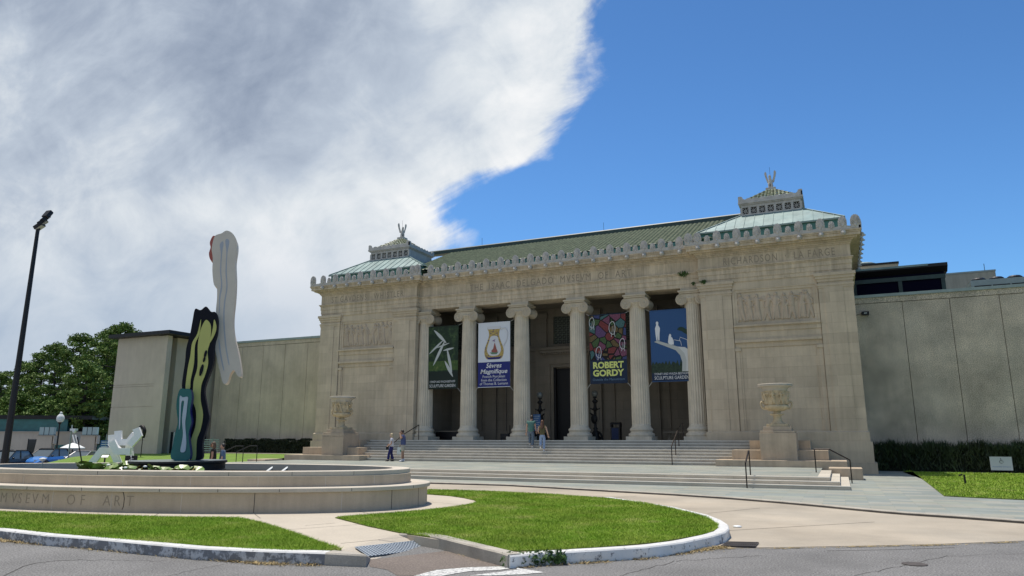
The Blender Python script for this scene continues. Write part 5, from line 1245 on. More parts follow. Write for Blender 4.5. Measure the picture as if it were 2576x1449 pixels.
rail('h','short dark handrail down the lower steps in front of the right urn',[((-3.18,27.55,.05),(-3.18,27.55,.92)),((-3.18,28.9,ZP),(-3.18,28.9,1.34))],[(-3.18,27.55,.92),(-3.18,28.75,1.34),(-3.18,28.9,1.34)])
rail('h','dark handrail stepping down at the right end of the plaza',[((-.98,32.1,ZP),(-.98,32.1,1.36)),((.30,32.1,.05),(.30,32.1,.95))],[(-.98,32.1,1.36),(-.42,32.1,1.36),(.30,32.1,.95)])
for dy,lb in ((0,'front one of two dark handrails at the left end of the plaza'),(1.1,'rear one of two dark handrails at the left end of the plaza')):
    rail('h',lb,[((-31.6,32.1+dy,ZP),(-31.6,32.1+dy,1.36)),((-33.2,32.1+dy,.2),(-33.2,32.1+dy,1.0))],[(-31.6,32.1+dy,1.36),(-32.2,32.1+dy,1.36),(-33.2,32.1+dy,1.0)],m='black')
# ================================================================ PEOPLE
skinm=mat('skin_fair',(.50,.31,.22),.55); skint=mat('skin_tanned',(.36,.20,.13),.55)
def hand(b,w,d,sc_=1.0,grip=.5):
    "palm, four fingers and a thumb from wrist point w along direction d"
    w=Vector(w); d=Vector(d).normalized(); s=d.cross(Vector((0,1,0))); s=s.normalized() if s.length>.1 else Vector((1,0,0)); n_=s.cross(d).normalized()
    b.tube([w,w+d*.05*sc_,w+d*.09*sc_],[.024*sc_,.036*sc_,.034*sc_],8)
    for k,l in enumerate((.068,.078,.073,.058)):
        o=w+d*.085*sc_+s*(k-1.5)*.018*sc_; p=o+d*l*.5*sc_; q=p+(d*(1-grip)+n_*grip).normalized()*l*.5*sc_; b.tube([o,p,q],[.0095*sc_,.009*sc_,.007*sc_],6)
    o=w+d*.03*sc_-s*.03*sc_; b.tube([o,o+(d-s).normalized()*.035*sc_,o+(d-s*.3).normalized()*.062*sc_],[.012*sc_,.011*sc_,.008*sc_],6)
def person(loc,rz,H,label,J,top,bottom,shoe,skin_,hair,hairstyle='short',shorts=False,sleeve=.5,top_drop=0,shirt_r=1.0,socks=None,grip=.5,group=None):
    """J: joints in body units (total height 1): x right, y forward, z up"""
    r=empty('person',loc,label,'person',group,rz); k=H
    P={n_:tuple(c*k for c in v) for n_,v in J.items() if n_!='wide'}
    V=[P['pelvis'],P['waist'],P['chest'],P['neck'],P['head0'],P['shL'],P['elL'],P['wrL'],P['shR'],P['elR'],P['wrR'],P['hipL'],P['knL'],P['anL'],P['toL'],P['hipR'],P['knR'],P['anR'],P['toR']]
    E_=[(0,1),(1,2),(2,3),(3,4),(2,5),(5,6),(6,7),(2,8),(8,9),(9,10),(0,11),(11,12),(12,13),(13,14),(0,15),(15,16),(16,17),(17,18)]
    rr=[.050,.050,.066,.034,.030,.036,.026,.018,.036,.026,.018,.044,.036,.024,.018,.044,.036,.024,.018]
    body=skin('body',V,E_,[q*k for q in rr],skin_,r)
    hb=MB(); hc=Vector(P['head']); fwd=Vector(J.get('face',(0,1,0))).normalized(); rtv=fwd.cross(Vector((0,0,1))).normalized()
    hb.ell(hc,(.044*k,.054*k,.066*k),16,12); hb.ell(hc+fwd*.053*k+Vector((0,0,-.012*k)),(.008*k,.011*k,.014*k),8,6)
    for s in (-1,1): hb.ell(hc+rtv*s*.044*k,(.007*k,.012*k,.017*k),6,5)
    hb.ell(hc+fwd*.022*k+Vector((0,0,-.045*k)),(.028*k,.028*k,.022*k),8,6)
    for s in 'LR':
        w_=Vector(P['wr'+s]); hand(hb,w_,w_-Vector(P['el'+s]),k/1.75,grip)
    # join head and hands into the body mesh
    bm=bmesh.new(); bm.from_mesh(body.data); me=bpy.data.meshes.new('t'); me.from_pydata([tuple(v) for v in hb.v],[],hb.f); bm.from_mesh(me); bm.to_mesh(body.data); bm.free(); body.data.polygons.foreach_set('use_smooth',[True]*len(body.data.polygons))
    fb=MB()
    for s in (-1,1): fb.ell(hc+fwd*.049*k+rtv*s*.017*k+Vector((0,0,.004*k)),(.006*k,.005*k,.004*k),6,4)
    fb.ell(hc+fwd*.050*k+Vector((0,0,-.034*k)),(.013*k,.005*k,.004*k),8,4); fb.build('face_features',M['rail'],r)
    L_=lambda a,c,t: tuple(a[i]+(c[i]-a[i])*t for i in range(3))
    tb_=L_(P['pelvis'],P['waist'],-.35-top_drop)
    sv=[tb_,P['waist'],P['chest'],L_(P['chest'],P['neck'],.65),P['shL'],L_(P['shL'],P['elL'],sleeve),P['shR'],L_(P['shR'],P['elR'],sleeve)]
    sr=[.102,.090,.087,.046,.047,.040,.047,.040]
    skin('shirt',sv,[(0,1),(1,2),(2,3),(2,4),(4,5),(2,6),(6,7)],[q*k*shirt_r for q in sr],top,r)
    kk=(lambda s: L_(P['kn'+s],P['hip'+s],.12)) if shorts else (lambda s:L_(P['an'+s],P['kn'+s],.06))
    pv=[L_(P['pelvis'],P['waist'],.75),P['pelvis'],P['hipL'],P['hipR']]; pe=[(0,1),(1,2),(1,3)]; prd=[.084,.088,.068,.068]
    for i,s in ((2,'L'),(3,'R')):
        if shorts: pv.append(kk(s)); pe.append((i,len(pv)-1)); prd.append(.052)
        else: pv+=[P['kn'+s],kk(s)]; pe+=[(i,len(pv)-2),(len(pv)-2,len(pv)-1)]; prd+=[.046,.040 if not J.get('wide') else .056]
    skin('trousers',pv,pe,[q*k for q in prd],bottom,r)
    for s in 'LR':
        a,t=Vector(P['an'+s]),Vector(P['to'+s]); d=(t-a); b=MB(); b.tube([a-d*.35+Vector((0,0,-.012*k)),a+Vector((0,0,-.012*k)),a+d*.6+Vector((0,0,-.004*k)),t+d*.12],[.020*k,.027*k,.025*k,.012*k],10); b.build('shoe',shoe,r,smooth=True)
        if socks: MB().tube([a+Vector((0,0,.0)),L_(P['an'+s],P['kn'+s],.22)],[.024*k,.027*k],10).build('sock',socks,r,smooth=True)
    b=MB(); back=-fwd
    b.ell(hc+back*.010*k+Vector((0,0,.014*k)),(.050*k,.056*k,.062*k),16,12)
    b.v=[tuple(Vector(v)+ (back*.018*k if (Vector(v)-hc).dot(fwd)>.025*k and v[2]<hc.z+.03*k else Vector())) for v in b.v]
    if hairstyle=='long': b.tube([hc+back*.035*k+Vector((0,0,.02*k)),hc+back*.055*k+Vector((0,0,-.05*k)),hc+back*.075*k+Vector((0,0,-.13*k)),hc+back*.085*k+Vector((0,0,-.22*k))],[.045*k,.056*k,.058*k,.022*k],12)
    if hairstyle=='bob': b.ell(hc+back*.02*k+Vector((0,0,-.02*k)),(.056*k,.050*k,.062*k),14,10)
    if hairstyle=='mane': b.ell(hc+back*.03*k+Vector((0,0,-.045*k)),(.056*k,.045*k,.085*k),14,10)
    b.build('hair',hair,r,smooth=True)
    return r,P
def stand(**o):
    J=dict(pelvis=(0,0,.52),waist=(0,0,.61),chest=(0,0,.72),neck=(0,.005,.82),head0=(0,.01,.88),head=(0,.018,.925),
      shL=(-.105,0,.795),elL=(-.135,-.01,.63),wrL=(-.14,.03,.485),shR=(.105,0,.795),elR=(.135,-.01,.63),wrR=(.14,.03,.485),
      hipL=(-.052,0,.50),knL=(-.058,.01,.28),anL=(-.058,-.01,.045),toL=(-.065,.075,.018),hipR=(.052,0,.50),knR=(.058,.01,.28),anR=(.058,-.01,.045),toR=(.065,.075,.018))
    J.update(o); return J
cl=lambda n_,c,r=.85: mat(n_,c,r,var=.10,vscale=8,bump=.006,bscale=14)
wshirt=cl('white_blouse',(.66,.64,.68)); navyt=cl('navy_trousers',(.018,.02,.12)); shoeb=mat('black_shoes',(.02,.02,.02),.5); shoew=mat('white_sneakers',(.68,.68,.70),.6)
blond=mat('pale_blonde_hair',(.50,.40,.24),.6); brown=mat('dark_brown_hair',(.035,.02,.014),.5); auburn=mat('auburn_hair',(.13,.055,.028),.5)
# rotations: body faces local +y; screen-left is world direction (-.91,-.41)
WY=37.25; WX=ay(984,1158,WY)[0]
r,P=person((WX,WY,ZP),R_(116),1.66,'white-haired woman in white top and navy trousers at the foot of the stair',
  stand(wide=1,wrR=(.06,.10,.60),elR=(.135,.02,.64),wrL=(-.10,.10,.56),anL=(-.075,.10,.045),toL=(-.08,.19,.018),knL=(-.065,.08,.28),anR=(.05,-.06,.045),toR=(.05,.03,.018),face=(0,1,-.15)),wshirt,navyt,shoeb,skinm,blond,'bob',sleeve=.55)
MB().tube([(.09*1.5,0,.80*1.5),(-.02,.13,.66*1.5),(-.14*1.5,.06,.58*1.5)],.008,5).build('bag_strap',M['black'],r)
hb_=empty('shoulder_bag',(WX-.20,WY-.16,ZP+.78),'small black shoulder bag hanging at the side of the white-haired woman','bag'); MB().box(-.08,.08,-.05,.05,-.10,.12).build('pouch',M['black'],hb_,bevel=.02); MB().tube([(-.05,0,.12),(0,0,.22),(.05,0,.12)],.008,5).build('strap',M['black'],hb_)
MY=36.7; MX=ay(1013,1160,MY)[0]
r,P=person((MX,MY,ZP),R_(114),1.88,'man in blue shirt and khaki shorts with one hand at his face',
  stand(elL=(-.14,.06,.70),wrL=(-.05,.10,.85),elR=(.13,.0,.64),wrR=(.12,.10,.52),anL=(-.04,.02,.045),toL=(-.05,.10,.018),anR=(.05,-.02,.045),head=(0,.045,.915),face=(0,1,-.4)),cl('slate_blue_shirt',(.07,.09,.20)),cl('khaki_shorts',(.42,.38,.30)),shoew,skint,brown,'short',shorts=True,socks=mat('white_socks',(.6,.62,.68),.8),top_drop=.2,grip=.9)
a=Matrix.Rotation(R_(114),3,'Z')@Vector(P['wrR']); tb2=empty('tote_bag',(MX+a.x+.0,MY+a.y-.03,ZP+a.z-.10),'white tote bag with a small teal square, held by the man in shorts','bag',rz=R_(20))
b=MB(); b.add([(-.16,-.03,-.04),(.16,-.03,-.04),(.19,-.04,-.46),(-.19,-.04,-.46),(-.16,.03,-.04),(.16,.03,-.04),(.19,.05,-.46),(-.19,.05,-.46)],[(0,3,2,1),(4,5,6,7),(0,4,7,3),(1,2,6,5),(3,7,6,2)]); b.build('sack',cl('white_canvas',(.62,.66,.64)),tb2)
MB().box(.0,.10,-.045,-.036,-.30,-.19).build('patch',mat('teal_patch',(.05,.22,.17),.8),tb2); MB().tube([(-.10,-.03,-.05),(-.06,0,.09),(.06,0,.09),(.10,-.03,-.05)],.010,6).build('strap',cl('canvas_strap',(.5,.55,.53)),tb2)
# couple climbing the stair: they face the door, seen from behind
def onstair(px,py):
    best=None
    for k in range(0,9):
        z=ZP+RI*k
        for t in (.3,.6,.9):
            Y=SY+(k-1+t)*TR if k else SY-.3; d=ray(px,724.5); X=Y*d.x/d.y; q=pr(X,Y,z); e=abs(q[1]-py)
            if best is None or e<best[0]: best=(e,X,Y,z,k)
    return best[1:]
x1,y1,z1,k1=onstair(1335,1126)
climb=lambda: stand(knL=(-.058,.10,.34),anL=(-.058,.06,.045+RI/1.8),toL=(-.06,.14,.02+RI/1.8),anR=(.05,-.10,.055),toR=(.05,-.03,.018),knR=(.055,-.01,.29))
J=climb(); J.update(head=(.01,.045,.915),neck=(0,.02,.82),wrL=(-.15,.0,.47),wrR=(.15,.05,.5))
person((x1,y1-.05,z1),R_(12),1.94,'man in teal t-shirt and jeans climbing the stair, seen from behind',J,cl('teal_t_shirt',(.075,.17,.145)),cl('faded_jeans',(.10,.14,.19)),shoew,skinm,brown,'short',shirt_r=1.10,top_drop=.25)
x2,y2,z2,k2=onstair(1361,1139)
J=stand(knL=(-.055,.03,.30),anL=(-.055,-.06,.06+RI/1.7),toL=(-.06,.02,.02+RI/1.7),anR=(.05,-.04,.045),wrR=(.19,.03,.50),elR=(.16,-.02,.64),wrL=(-.13,.08,.60))
person((x2,y2,z2),R_(14),1.78,'woman with long auburn hair and light blue jeans climbing the stair',J,cl('olive_top',(.10,.085,.035)),cl('light_blue_jeans',(.24,.32,.47)),shoew,skinm,auburn,'long',sleeve=.05,shirt_r=.93)
# couple walking past behind the fountain
X,Y=ay(538,1125,23.2)[0],23.2
r,P=person((X,Y,.0),R_(125),1.66,'bearded man in black t-shirt and sunglasses walking behind the fountain',stand(),cl('black_t_shirt',(.012,.010,.010)),cl('black_trousers',(.02,.02,.022)),shoeb,skint,mat('brown_long_hair',(.10,.06,.035),.6),'mane')
hc=Vector(P['head']); b=MB(); b.ell(hc+Vector((0,.075,-.05)),(.055,.045,.06),10,8); b.build('beard',mat('brown_beard',(.12,.065,.035),.8),r); b=MB(); b.box(-.075,.075,.085+hc.y-.02,.10+hc.y,hc.z-.005,hc.z+.030); b.build('sunglasses',M['black'],r)
X=ay(562,1125,23.6)[0]
person((X,23.6,.0),R_(126),1.58,'dark-haired woman in denim jacket walking behind the fountain',stand(),cl('denim_jacket',(.09,.15,.24)),cl('denim_jeans',(.07,.11,.18)),shoew,skinm,mat('black_hair',(.015,.012,.012),.5),'short',sleeve=.95)
# ================================================================ HEDGES AND SIGNS
def hedge(name,label,x0,x1,y0,y1,z0,z1,n,size,mm,spiky=0):
    r=empty(name,((x0+x1)/2,(y0+y1)/2,z0),label,'hedge'); iv=Matrix.Translation(-Vector(r.location))
    o=MB().box(x0+.1,x1-.1,y0+.15,y1-.1,z0,z1-.25).build('core',M['hedgecore'],None); o.parent=r; o.matrix_parent_inverse=iv
    rg=np.random.default_rng(3); P=np.c_[x0+(x1-x0)*rg.random(n),y0+(y1-y0)*rg.random(n)**1.6,z0+(z1-z0)*(1-rg.random(n)**1.7)]
    P[:,2]+= .07*np.sin(P[:,0]*3.1)+.05*np.sin(P[:,0]*7.7)
    if spiky:
        d=np.c_[rg.normal(size=n)*.45,rg.normal(size=n)*.35-.1,.7+.5*rg.random(n)]; d/=np.linalg.norm(d,axis=1)[:,None]; s=rg.normal(size=(n,3)); s=np.cross(d,s); s/=np.linalg.norm(s,axis=1)[:,None]
        ln=size*(.6+.9*rg.random((n,1))); V=np.stack([P-s*.03,P+s*.03,P+d*ln],1).reshape(-1,3); o=npmesh('foliage',V,np.arange(n*3).reshape(-1,3),mm)
    else:
        V=np.concatenate([leaves((0,0,0),(.001,.001,.001),n,size,seed=5).reshape(n,4,3)+P[:,None,:]]).reshape(-1,3); o=npmesh('foliage',V,np.arange(n*4).reshape(-1,4),mm,k=4)
    o.parent=r; o.matrix_parent_inverse=iv; return r
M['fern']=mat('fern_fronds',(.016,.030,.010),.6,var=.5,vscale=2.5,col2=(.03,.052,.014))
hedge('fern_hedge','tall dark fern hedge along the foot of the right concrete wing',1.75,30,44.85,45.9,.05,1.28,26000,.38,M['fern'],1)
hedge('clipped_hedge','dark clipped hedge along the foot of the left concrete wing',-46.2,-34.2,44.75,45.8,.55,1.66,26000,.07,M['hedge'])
wc_=M['white']; X,Z=ay(2519,1168,44.6)
r=empty('access_sign',(X,44.6,.07),'white board with a wheelchair symbol standing before the fern hedge','sign')
MB().box(-.48,.48,-.02,.02,.12,.80).build('board',flatm('sign_pale_grey',(.50,.54,.54)),r); MB().box(-.44,-.40,0,.04,0,.2).build('post',M['black'],r); MB().box(.40,.44,0,.04,0,.2).build('post',M['black'],r)
def chair_icon(parent,x,z,s,m,y):
    b=MB(); b.ell((x-.02*s,y,z+.42*s),(.06*s,.004,.06*s),10,6); b.tube([(x,y,z+.34*s),(x+.01*s,y,z+.10*s),(x+.20*s,y,z+.10*s),(x+.30*s,y,z-.14*s)],.030*s,6)
    pts=[(x+.02*s+.22*s*math.cos(a),y,z-.05*s+.22*s*math.sin(a)) for a in [R_(110+25*i) for i in range(9)]]; b.tube(pts,.026*s,6); b.tube([(x,y,z+.24*s),(x+.16*s,y,z+.22*s)],.022*s,5); b.build('wheelchair_symbol',m,parent)
chair_icon(r,0,.56,.34,M['black'],-.025)
o=text('lettering','Accessible Entrance',.10,flatm('sign_blue_print',(.15,.25,.4)),r,(0,-.022,.27),(R_(90),0,0),.001)
X,Y=az(2429,1218,.07); r=empty('path_light',(X,Y,.07),'short black path light standing in the right lawn','path light'); MB().tube([(0,0,0),(-.01,0,.36)],.035,8).build('post',M['black'],r); MB().box(-.09,.05,-.05,.05,.34,.39).build('head',M['black'],r,rot=(0,R_(-18),0))
# ================================================================ LEFT BACKGROUND
def at(px,D,z): x,y=az_d(px,D); return (x,y,z)
GZ=-.76
# tall floodlight mast
x,y=az_d(20,34); r=empty('floodlight_mast',(x,y,-.5),'very tall black mast with a cluster of floodlights at the left edge','light pole')
zt=ay(104,575,y)[1]; H_=zt+.5
MB().tube([(0,0,0),(0,0,H_)],[.165,.085],12).build('mast',M['black'],r)
MB().tube([(0,0,H_-.2),(.08,.04,H_+.3),(.24,.12,H_+.6)],.07,8).build('arm',M['black'],r)
fp=None
for k,(dx,dz,an) in enumerate(((.05,.15,.3),(.18,.36,.45),(.28,.56,.5),(.36,.76,.55))):
    if fp is None: fp=MB().box(-.22,.22,-.17,.17,-.10,.10).build('floodlight',M['black'],r,loc=(dx,dx*.4,H_+dz),rot=(0,R_(-35),R_(20)),bevel=.03); fl0=MB().box(-.19,.19,-.14,.14,-.115,-.101).build('lens',mat('grey_lens',(.35,.35,.33),.3),fp)
    else:
        c=copy_tree(fp,r); c.location=(dx,dx*.4,H_+dz); c.rotation_euler=(0,R_(-35-8*k),R_(20+25*k))
# cars
def car(loc,rz,label,paint,roofm,suv=True,group='cars parked beyond the fountain'):
    r=empty('parked_car',loc,label,'car',group,rz); W=.90; bt=1.02 if suv else .92; rf=1.60 if suv else 1.43; L0,L1=-2.15,2.15
    b=MB(); xs=[-2.15,-2.08,-1.9,-1.3,-.5,.4,1.0,1.5,1.9,2.08,2.18]; zt=[.80,.92,bt,bt+.02,bt,bt-.02,bt-.03,bt-.12,bt-.22,bt-.34,.55]; ww=[.72,.80,.87,.90,.90,.90,.90,.88,.84,.76,.62]
    for X,Zt,w_ in zip(xs,zt,ww):
        sec=[(-w_*.92,.22),(-w_,.45),(-w_*1.0,Zt-.22),(-w_*.95,Zt-.04),(-w_*.55,Zt+.02),(0,Zt+.035),(w_*.55,Zt+.02),(w_*.95,Zt-.04),(w_,Zt-.22),(w_,.45),(w_*.92,.22)]; b.v+=[(X,a,c) for a,c in sec]
    m=11
    for i in range(len(xs)-1):
        for k in range(m): b.f.append((i*m+k,i*m+(k+1)%m,(i+1)*m+(k+1)%m,(i+1)*m+k)); b.mi.append(0)
    b.f+=[tuple(range(m))[::-1],tuple((len(xs)-1)*m+k for k in range(m))]; b.mi+=[0,0]; b.build('body',paint,r,smooth=False,bevel=.02)
    g=[(-2.0 if suv else -1.75,bt-.02),(-1.55 if suv else -1.05,rf-.05),(.10,rf-.03),(1.05,bt-.04)]
    b=MB(); v=[]
    for (X,Z),w_ in zip(g,(.80,.64,.64,.80)): v+=[(X,-w_,Z),(X,w_,Z)]
    b.add(v,[(0,1,3,2),(4,5,7,6),(0,2,4,6),(1,7,5,3),(2,3,5,4)]); b.build('windows',M['car_glass'],r)
    b=MB(); b.extr([(g[1][0]-.06,-.66,rf-.06),(g[2][0]+.06,-.66,rf-.04),(g[2][0]+.06,.66,rf-.04),(g[1][0]-.06,.66,rf-.06)],(0,0,.06)); b.build('roof',roofm,r,bevel=.02)
    b=MB()
    for s in (-1,1):
        b.tube([(g[3][0],s*.80,bt-.03),(g[2][0],s*.645,rf-.02)],.035,6); b.tube([(g[0][0],s*.80,bt),(g[1][0],s*.645,rf-.03)],.06,6); b.tube([(-.35,s*.83,bt),(-.5,s*.655,rf-.04)],.03,6)
        if suv: b.tube([(g[1][0],s*.60,rf+.04),(g[2][0]-.1,s*.60,rf+.04)],.022,6)
    b.build('pillars',roofm,r)
    for s in (-1,1): MB().ell((.85,s*1.0,bt+.05),(.09,.11,.07),8,6).build('mirror',roofm,r,smooth=True)
    for s in (-1,1):
        MB().extr([(2.02,s*.62,.62),(2.16,s*.40,.62),(2.12,s*.40,.74),(1.80,s*.80,.78),(1.85,s*.82,.66)],(0,0,.03)).build('headlight',mat('headlight_glass',(.55,.58,.6),.15) if 'headlight_glass' not in bpy.data.materials else bpy.data.materials['headlight_glass'],r)
    MB().box(2.10,2.20,-.42,.42,.34,.60).build('grille',M['black'],r,bevel=.01)
    MB().box(2.20,2.215,-.24,.24,.42,.53).build('number_plate',M['white'],r)
    w0=None
    for X in (-1.32,1.34):
        for s in (-1,1):
            w0=MB().lathe([(.30,-.10),(.34,-.07),(.34,.07),(.30,.10)],n=24).build('wheel',M['black'],r,loc=(X,s*.84,.34),rot=(R_(90),0,0)); MB().lathe([(.20,-.107),(.03,-.112)],n=12,cap=False).build('rim',M['metalcap'],w0); MB().lathe([(.20,.107),(.03,.112)],n=12,cap=False).build('rim',M['metalcap'],w0)
            MB().lathe([(.40,-.03),(.40,.03)],n=24).build('wheel_arch',M['black'],r,loc=(X,s*.875,.36),rot=(R_(90),0,0))
    return r
gloss=lambda n_,c: mat(n_,c,.22,metal=.25)
Yc=32.6
car(at(124,60,GZ+.10),R_(-66),'bright blue hatchback with a black roof parked behind the fountain',gloss('blue_car_paint',(.06,.24,.66)),M['black'])
car(at(26,57,GZ),R_(-64),'dark grey car parked at the left edge beside the tall mast',gloss('charcoal_car_paint',(.02,.022,.028)),gloss('black_car_roof',(.01,.01,.012)))
car(at(216,60,GZ+.10),R_(-70),'silver sedan parked between the blue car and the white sculpture',gloss('silver_car_paint',(.50,.50,.52)),gloss('silver_car_roof',(.46,.46,.48)),False)
# white angular sculpture of square beams
sp2=empty('sculpture',at(292,43,.35),'white angular sculpture of bent square beams on the lawn','sculpture')
wq=lambda x,y:(191.7+x*.17361,1022.2+y*.17361)
base=Vector(at(292,43,0)); vn=Vector((.60,-.80,0)).normalized(); side=Vector((.80,.60,0))
iv2=Matrix.Translation(-Vector(sp2.location))
def beam(pts,off,r_=.30,m=None):
    P=[apl(*wq(x,y),base+vn*off,vn) for x,y in pts]; b=MB()
    n=len(P); v=[]
    for i,p in enumerate(P):
        if i==0: t=(P[1]-p).normalized(); k=1
        elif i==n-1: t=(p-P[-2]).normalized(); k=1
        else:
            t1=(p-P[i-1]).normalized(); t2=(P[i+1]-p).normalized(); t=(t1+t2).normalized(); k=1/max(.5,t.dot(t1))
        a=t.cross(vn).normalized()*r_*k; v+=[p+a+vn*r_*.75,p-a+vn*r_*.75,p-a-vn*r_*.75,p+a-vn*r_*.75]
    b.v=[tuple(q) for q in v]
    for i in range(n-1):
        for k in range(4): b.f.append((i*4+k,i*4+(k+1)%4,(i+1)*4+(k+1)%4,(i+1)*4+k)); b.mi.append(0)
    b.f+=[(3,2,1,0),tuple((n-1)*4+k for k in range(4))]; b.mi+=[0,0]
    o=b.build('beam',wbeam,None); bm=bmesh.new(); bm.from_mesh(o.data); bmesh.ops.recalc_face_normals(bm,faces=bm.faces); bm.to_mesh(o.data); bm.free(); o.parent=sp2; o.matrix_parent_inverse=iv2
wbeam=mat('white_enamel',(.86,.85,.86),.5)
for pts,off in (([(215,845),(370,645),(535,645),(618,845)],0),([(518,505),(590,652),(790,652)],.55),([(520,412),(520,545),(618,648)],-.5),([(612,355),(612,520),(760,520),(855,400)],-.1),([(770,520),(770,650),(800,860)],-.7),([(780,560),(905,420),(870,320)],.45)): beam(pts,off,.185)
# small signs near it
X,Y=az_d(336,24.5); r=empty('access_sign',(X,Y,.05),'small black sign with a white wheelchair symbol behind the lily pads','sign'); MB().box(-.19,.19,-.01,.01,.78,1.18).build('plate',M['black'],r,rot=(0,0,R_(40))); MB().tube([(0,.02,0),(0,.02,.8)],.02,6).build('post',M['black'],r); 
e_=empty('x',(0,0,0)); bpy.data.objects.remove(e_)
ic=MB(); chair=empty('t',(0,0,0)); chair_icon(chair,0,.98,.42,M['white'],-.02); o=children(chair)[0]; o.parent=r; o.rotation_euler=(0,0,R_(40)); bpy.data.objects.remove(chair)
X,Y=az_d(270,26); r=empty('info_plaque',(X,Y,.05),'small tilted white plaque on a post in front of the angular sculpture','sign'); MB().box(-.11,.11,-.09,.09,-.01,.01).build('plaque',M['white'],r,loc=(0,0,1.12),rot=(R_(25),R_(0),R_(38))); MB().tube([(0,0,0),(0,0,1.1)],.03,6).build('post',M['black'],r)
# buildings, gates and lamps in the far left
D=74
fb_=empty('low_building',at(40,D,GZ),'low tan concrete building with a teal roof band behind the parked cars','building',rz=R_(38)); 
MB().box(-9,5.2,0,8,0,3.15).build('wall',M['wing_smooth2'],fb_); MB().box(-9.1,5.3,-.1,8,3.15,3.25).build('coping',M['walk'],fb_); MB().box(-9,3.6,3,10,3.25,4.55).build('roof_band',mat('teal_roof',(.03,.13,.135),.5,var=.2),fb_); MB().box(-9,6,2.8,10.5,4.55,4.95).build('roof',M['black'],fb_)
b=MB(); b.box(1.2,3.4,-.03,.05,0,2.45); b.build('door',M['glass'],fb_); b=MB(); b.box(2.28,2.33,-.06,0,0,2.45); b.box(1.15,1.2,-.06,0,0,2.5); b.box(3.4,3.45,-.06,0,0,2.5); b.build('door_frame',M['black'],fb_)
MB().box(2.5,2.75,-.05,-.03,1.3,1.45).build('notice',M['white'],fb_)
lampm=mat('frosted_lantern_panel',(.42,.52,.50),.3)
def gate(px,label):
    r=empty('gate_pillar',at(px,D-1,GZ),label,'gate pillar','concrete gate pillars with glass lanterns',rz=R_(38)); MB().add([(-.85,-.4,0),(.75,-.4,0),(.75,.4,0),(-.85,.4,0),(-.55,-.4,2.75),(.75,-.4,2.75),(.75,.4,2.75),(-.55,.4,2.75)],[(3,2,1,0),(4,5,6,7),(0,1,5,4),(1,2,6,5),(2,3,7,6),(3,0,4,7)]).build('pillar',M['wing_smooth2'],r); MB().box(-.6,.95,-.45,.45,2.75,2.85).build('cap',M['walk'],r); MB().box(.85,.97,-.4,.4,2.0,2.75).build('fin',M['wing_smooth2'],r)
    b=MB(); 
    for x0 in (-.5,-.05,.4): b.box(x0,x0+.40,-.3,.3,2.9,3.65)
    b.build('lantern',lampm,r); b=MB(); b.box(-.55,.85,-.28,.28,2.86,2.92); b.box(-.10,-.05,-.31,.31,2.9,3.66); b.box(.35,.40,-.31,.31,2.9,3.66); b.build('lantern_frame',M['black'],r)
    MB().box(.9,2.0,.1,.3,0,1.9).build('gate_panel',M['verd_dark'],r)
gate(114,'left of two tan gate pillars with a glass lantern on top'); gate(222,'right of two tan gate pillars with a glass lantern, nearer the white sculpture')
r=empty('street_lamp',at(146,62,GZ),'black street lamp with a white acorn globe among the trees','street lamp'); MB().lathe([(.22,0),(.20,.3),(.10,.5),(.07,1.0),(.06,3.7),(.12,3.8),(.16,3.9)],n=16).build('post',M['black'],r); MB().lathe([(.15,3.9),(.28,4.05),(.31,4.25),(.25,4.45),(.13,4.58),(.08,4.62),(.12,4.66),(.07,4.76),(.01,4.80)],n=20).build('globe',M['globe'],r,smooth=True)
r=empty('blue_sign',at(268,60,GZ),'blue direction sign on a post beside the white sculpture','sign'); MB().tube([(0,0,0),(0,0,2.9)],.04,6).build('post',M['metalcap'],r); MB().box(-.40,.40,-.03,.0,1.75,2.4).build('panel',mat('road_sign_blue',(.03,.12,.30),.5),r,rot=(0,0,R_(35)))
b=MB()
for k in range(3): b.box(-.32,.30-.06*k,-.035,-.031,2.22-.19*k,2.28-.19*k)
b.build('print',M['white'],r,rot=(0,0,R_(35)))
r=empty('white_canopy',at(186,66,GZ),'white market umbrella between the gate pillars','umbrella'); MB().lathe([(1.0,1.62),(1.0,1.72),(.5,1.98),(.05,2.15)],n=8).build('canopy',M['white'],r); MB().tube([(0,0,0),(0,0,2.0)],.05,6).build('pole',M['black'],r)
r=empty('security_camera',at(178,58,GZ),'white security camera on a grey pole above the umbrella','camera'); MB().tube([(0,0,0),(0,0,3.6)],.06,6).build('pole',M['metalcap'],r); MB().box(-.05,.6,-.12,.12,3.15,3.32).build('housing',M['white'],r); MB().ell((.35,0,3.1),(.16,.16,.14),10,8).build('dome',M['white'],r)
r=empty('leaning_pole',at(228,33,-.3),'thin black pole with two white tags leaning left beside the silver sedan','pole'); MB().tube([(0,0,.2),(-.55,-.25,2.15)],.03,6).build('pole',M['black'],r)
for s in (0,.12): MB().box(-.02,.02,-.03,.0,0,.40).build('tag',M['white'],r,loc=(-.62+s,-.28+s*.5,1.88),rot=(0,R_(-22),R_(25)))
r=empty('arched_sculpture',at(352,54,.45),'small dark bronze arch-shaped sculpture on a stand behind the white beams','sculpture'); MB().tube(spline([(-.35,0,1.2),(-.25,0,1.9),(.1,0,2.2),(.4,0,1.9),(.3,0,1.4)],6,False),[.14]*25,8).build('arch',M['iron'],r,smooth=True); MB().tube([(.3,0,0),(.3,0,1.5)],.03,6).build('post',M['iron'],r)
r=empty('slatted_bench',at(536,57,.55),'pale slatted metal bench end against the dark hedge','bench')
b=MB()
for k in range(6): b.box(-.75,.55,-.02,.02,.25+.17*k,.33+.17*k)
b.build('slats',M['metalcap'],r,rot=(0,0,R_(15))); MB().tube([(0,-.02,0),(0,-.02,1.3)],.03,6).build('post',M['metalcap'],r)
